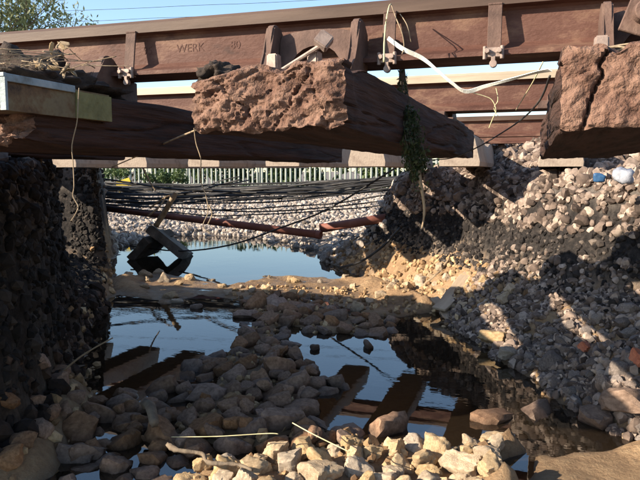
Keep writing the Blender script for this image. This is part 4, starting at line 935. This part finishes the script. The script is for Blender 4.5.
for i in range(7):
    q = at(588 + i * 8, 52 - 3 * math.sin(i), 1.15); strand([q, q + Vector((0.05, 0.01, 0.008)), q + Vector((0.09, -0.01, random.uniform(-.01, .012)))], 0.0018, 'twig', 'dry grass stalk lying along the top of the split sleeper', 'stalk', 'grass stalks on the split sleeper', 'grass_stalk')
# branch and straw over the pale bar
b0 = Vector((-1.10, 1.84, 0.13)); 
strand([(-1.13, 1.81, 0.10), (-1.07, 1.775, 0.105), (-0.99, 1.785, 0.10), (-0.94, 1.735, 0.10), (-0.85, 1.75, 0.10), (-0.78, 1.71, 0.11)], 0.010, 'wood', 'crooked grey branch lying on the pale stones', 'branch', None, 'branch', 0.006, 0.3)
strand([(-1.14, 1.85, 0.11), (-0.98, 1.87, 0.125), (-0.82, 1.91, 0.14), (-0.78, 1.92, 0.14)], 0.0014, 'straw', 'long straight straw lying across the pale stones', 'straw', None, 'straw', 0.002)
strand([(-0.76, 2.0, 0.15), (-0.66, 1.93, 0.15), (-0.52, 1.86, 0.14)], 0.002, 'straw', 'short straw crossing the pale stones beside the branch', 'straw', None, 'straw', 0.002)
strand([(-1.42, 2.12, 0.10), (-1.34, 2.03, 0.13), (-1.27, 1.95, 0.10)], 0.022, 'wood', 'dark stub of branch among the shaded stones', 'branch', None, 'branch', 0.018)
strand([(-1.95, 2.2, 0.10), (-1.86, 2.3, 0.2), (-1.78, 2.42, 0.26)], 0.006, 'twig', 'bare stick leaning on the shaded bank foot', 'stick', None, 'stick', 0.003)
# boards in the clay below the ballast bank
def plank(name, p0, p1, w, th, roll, label):
    p0, p1 = Vector(p0), Vector(p1); d = p1 - p0; bm = bmesh.new()
    bm_box(bm, (0, 0, 0), (w, d.length, th)); bmesh.ops.subdivide_edges(bm, edges=[e for e in bm.edges if abs(e.verts[0].co.y - e.verts[1].co.y) > 0.01], cuts=6)
    for v in bm.verts: v.co.x += 0.006 * math.sin(v.co.y * 31); v.co.z += 0.004 * math.sin(v.co.y * 17)
    o = link(name, bm_done(name, bm, 0.003), M['plank'], None, (p0 + p1) / 2, d.to_track_quat('Y', 'Z').to_euler()); o.rotation_euler.rotate_axis('Y', roll)
    return tag(o, label, 'board')
plank('board', (-0.60, 4.42, 0.06), (-0.44, 4.85, 0.26), 0.10, 0.02, 0.1, 'grey weathered board sloping down the sunlit clay')
plank('board', (-0.50, 4.36, 0.0), (-0.66, 4.62, 0.10), 0.06, 0.02, -0.2, 'narrow wet board reaching from the clay into the water')
strand([(-0.80, 5.0, 0.12), (-0.70, 5.05, 0.22), (-0.62, 5.10, 0.33)], 0.016, 'twig', 'broken pale stick standing out of the clay bank', 'stick', None, 'stick', 0.010)
# bricks, bag and blue scrap on the right-hand bank
def brick(p, s, rot, label):
    bm = bmesh.new(); bm_box(bm, (0, 0, 0), s); bmesh.ops.subdivide_edges(bm, edges=bm.edges[:], cuts=3, use_grid_fill=True)
    for v in bm.verts: v.co += Vector((random.uniform(-1, 1), random.uniform(-1, 1), random.uniform(-1, 1))) * 0.004
    return tag(link('brick', bm_done('brick', bm, 0.0), M['brick'], None, p, rot), label, 'brick')
tz_ = lambda x, y: float(terrain(np.array([x]), np.array([y]))[0])
brick((0.46, 2.98, tz_(0.46, 2.98) + 0.04), (0.09, 0.07, 0.05), (0.3, 0.2, 0.5), 'orange-red brick on the grey rubble near the water')
brick((0.25, 3.30, tz_(0.25, 3.30) + 0.04), (0.05, 0.045, 0.035), (0.5, 0.2, 1.0), 'small dull red brick fragment among the grey rubble')
p = Vector((0.30, 3.80, 0)); p.z = max(tz_(p.x, p.y) + 0.05, 0.98)
Wb, Fb = rock(77, 3, planes=8, p=10, flat=0.9, noise=0.2, nf=3)
tag(link('plastic_bag', trimesh('plastic_bag', Wb * 0.125, Fb), M['bag'], None, (p.x + 0.13, p.y, p.z)), 'crumpled pale plastic bag on the ballast under the split sleeper', 'bag')
Wb, Fb = rock(78, 3, planes=8, p=14, flat=0.9, noise=0.12, nf=3)
tag(link('plastic_scrap', trimesh('plastic_scrap', Wb * 0.07, Fb), M['blue'], None, (p.x + 0.02, p.y - 0.02, p.z - 0.01)), 'blue plastic scrap beside the pale bag on the ballast', 'plastic')
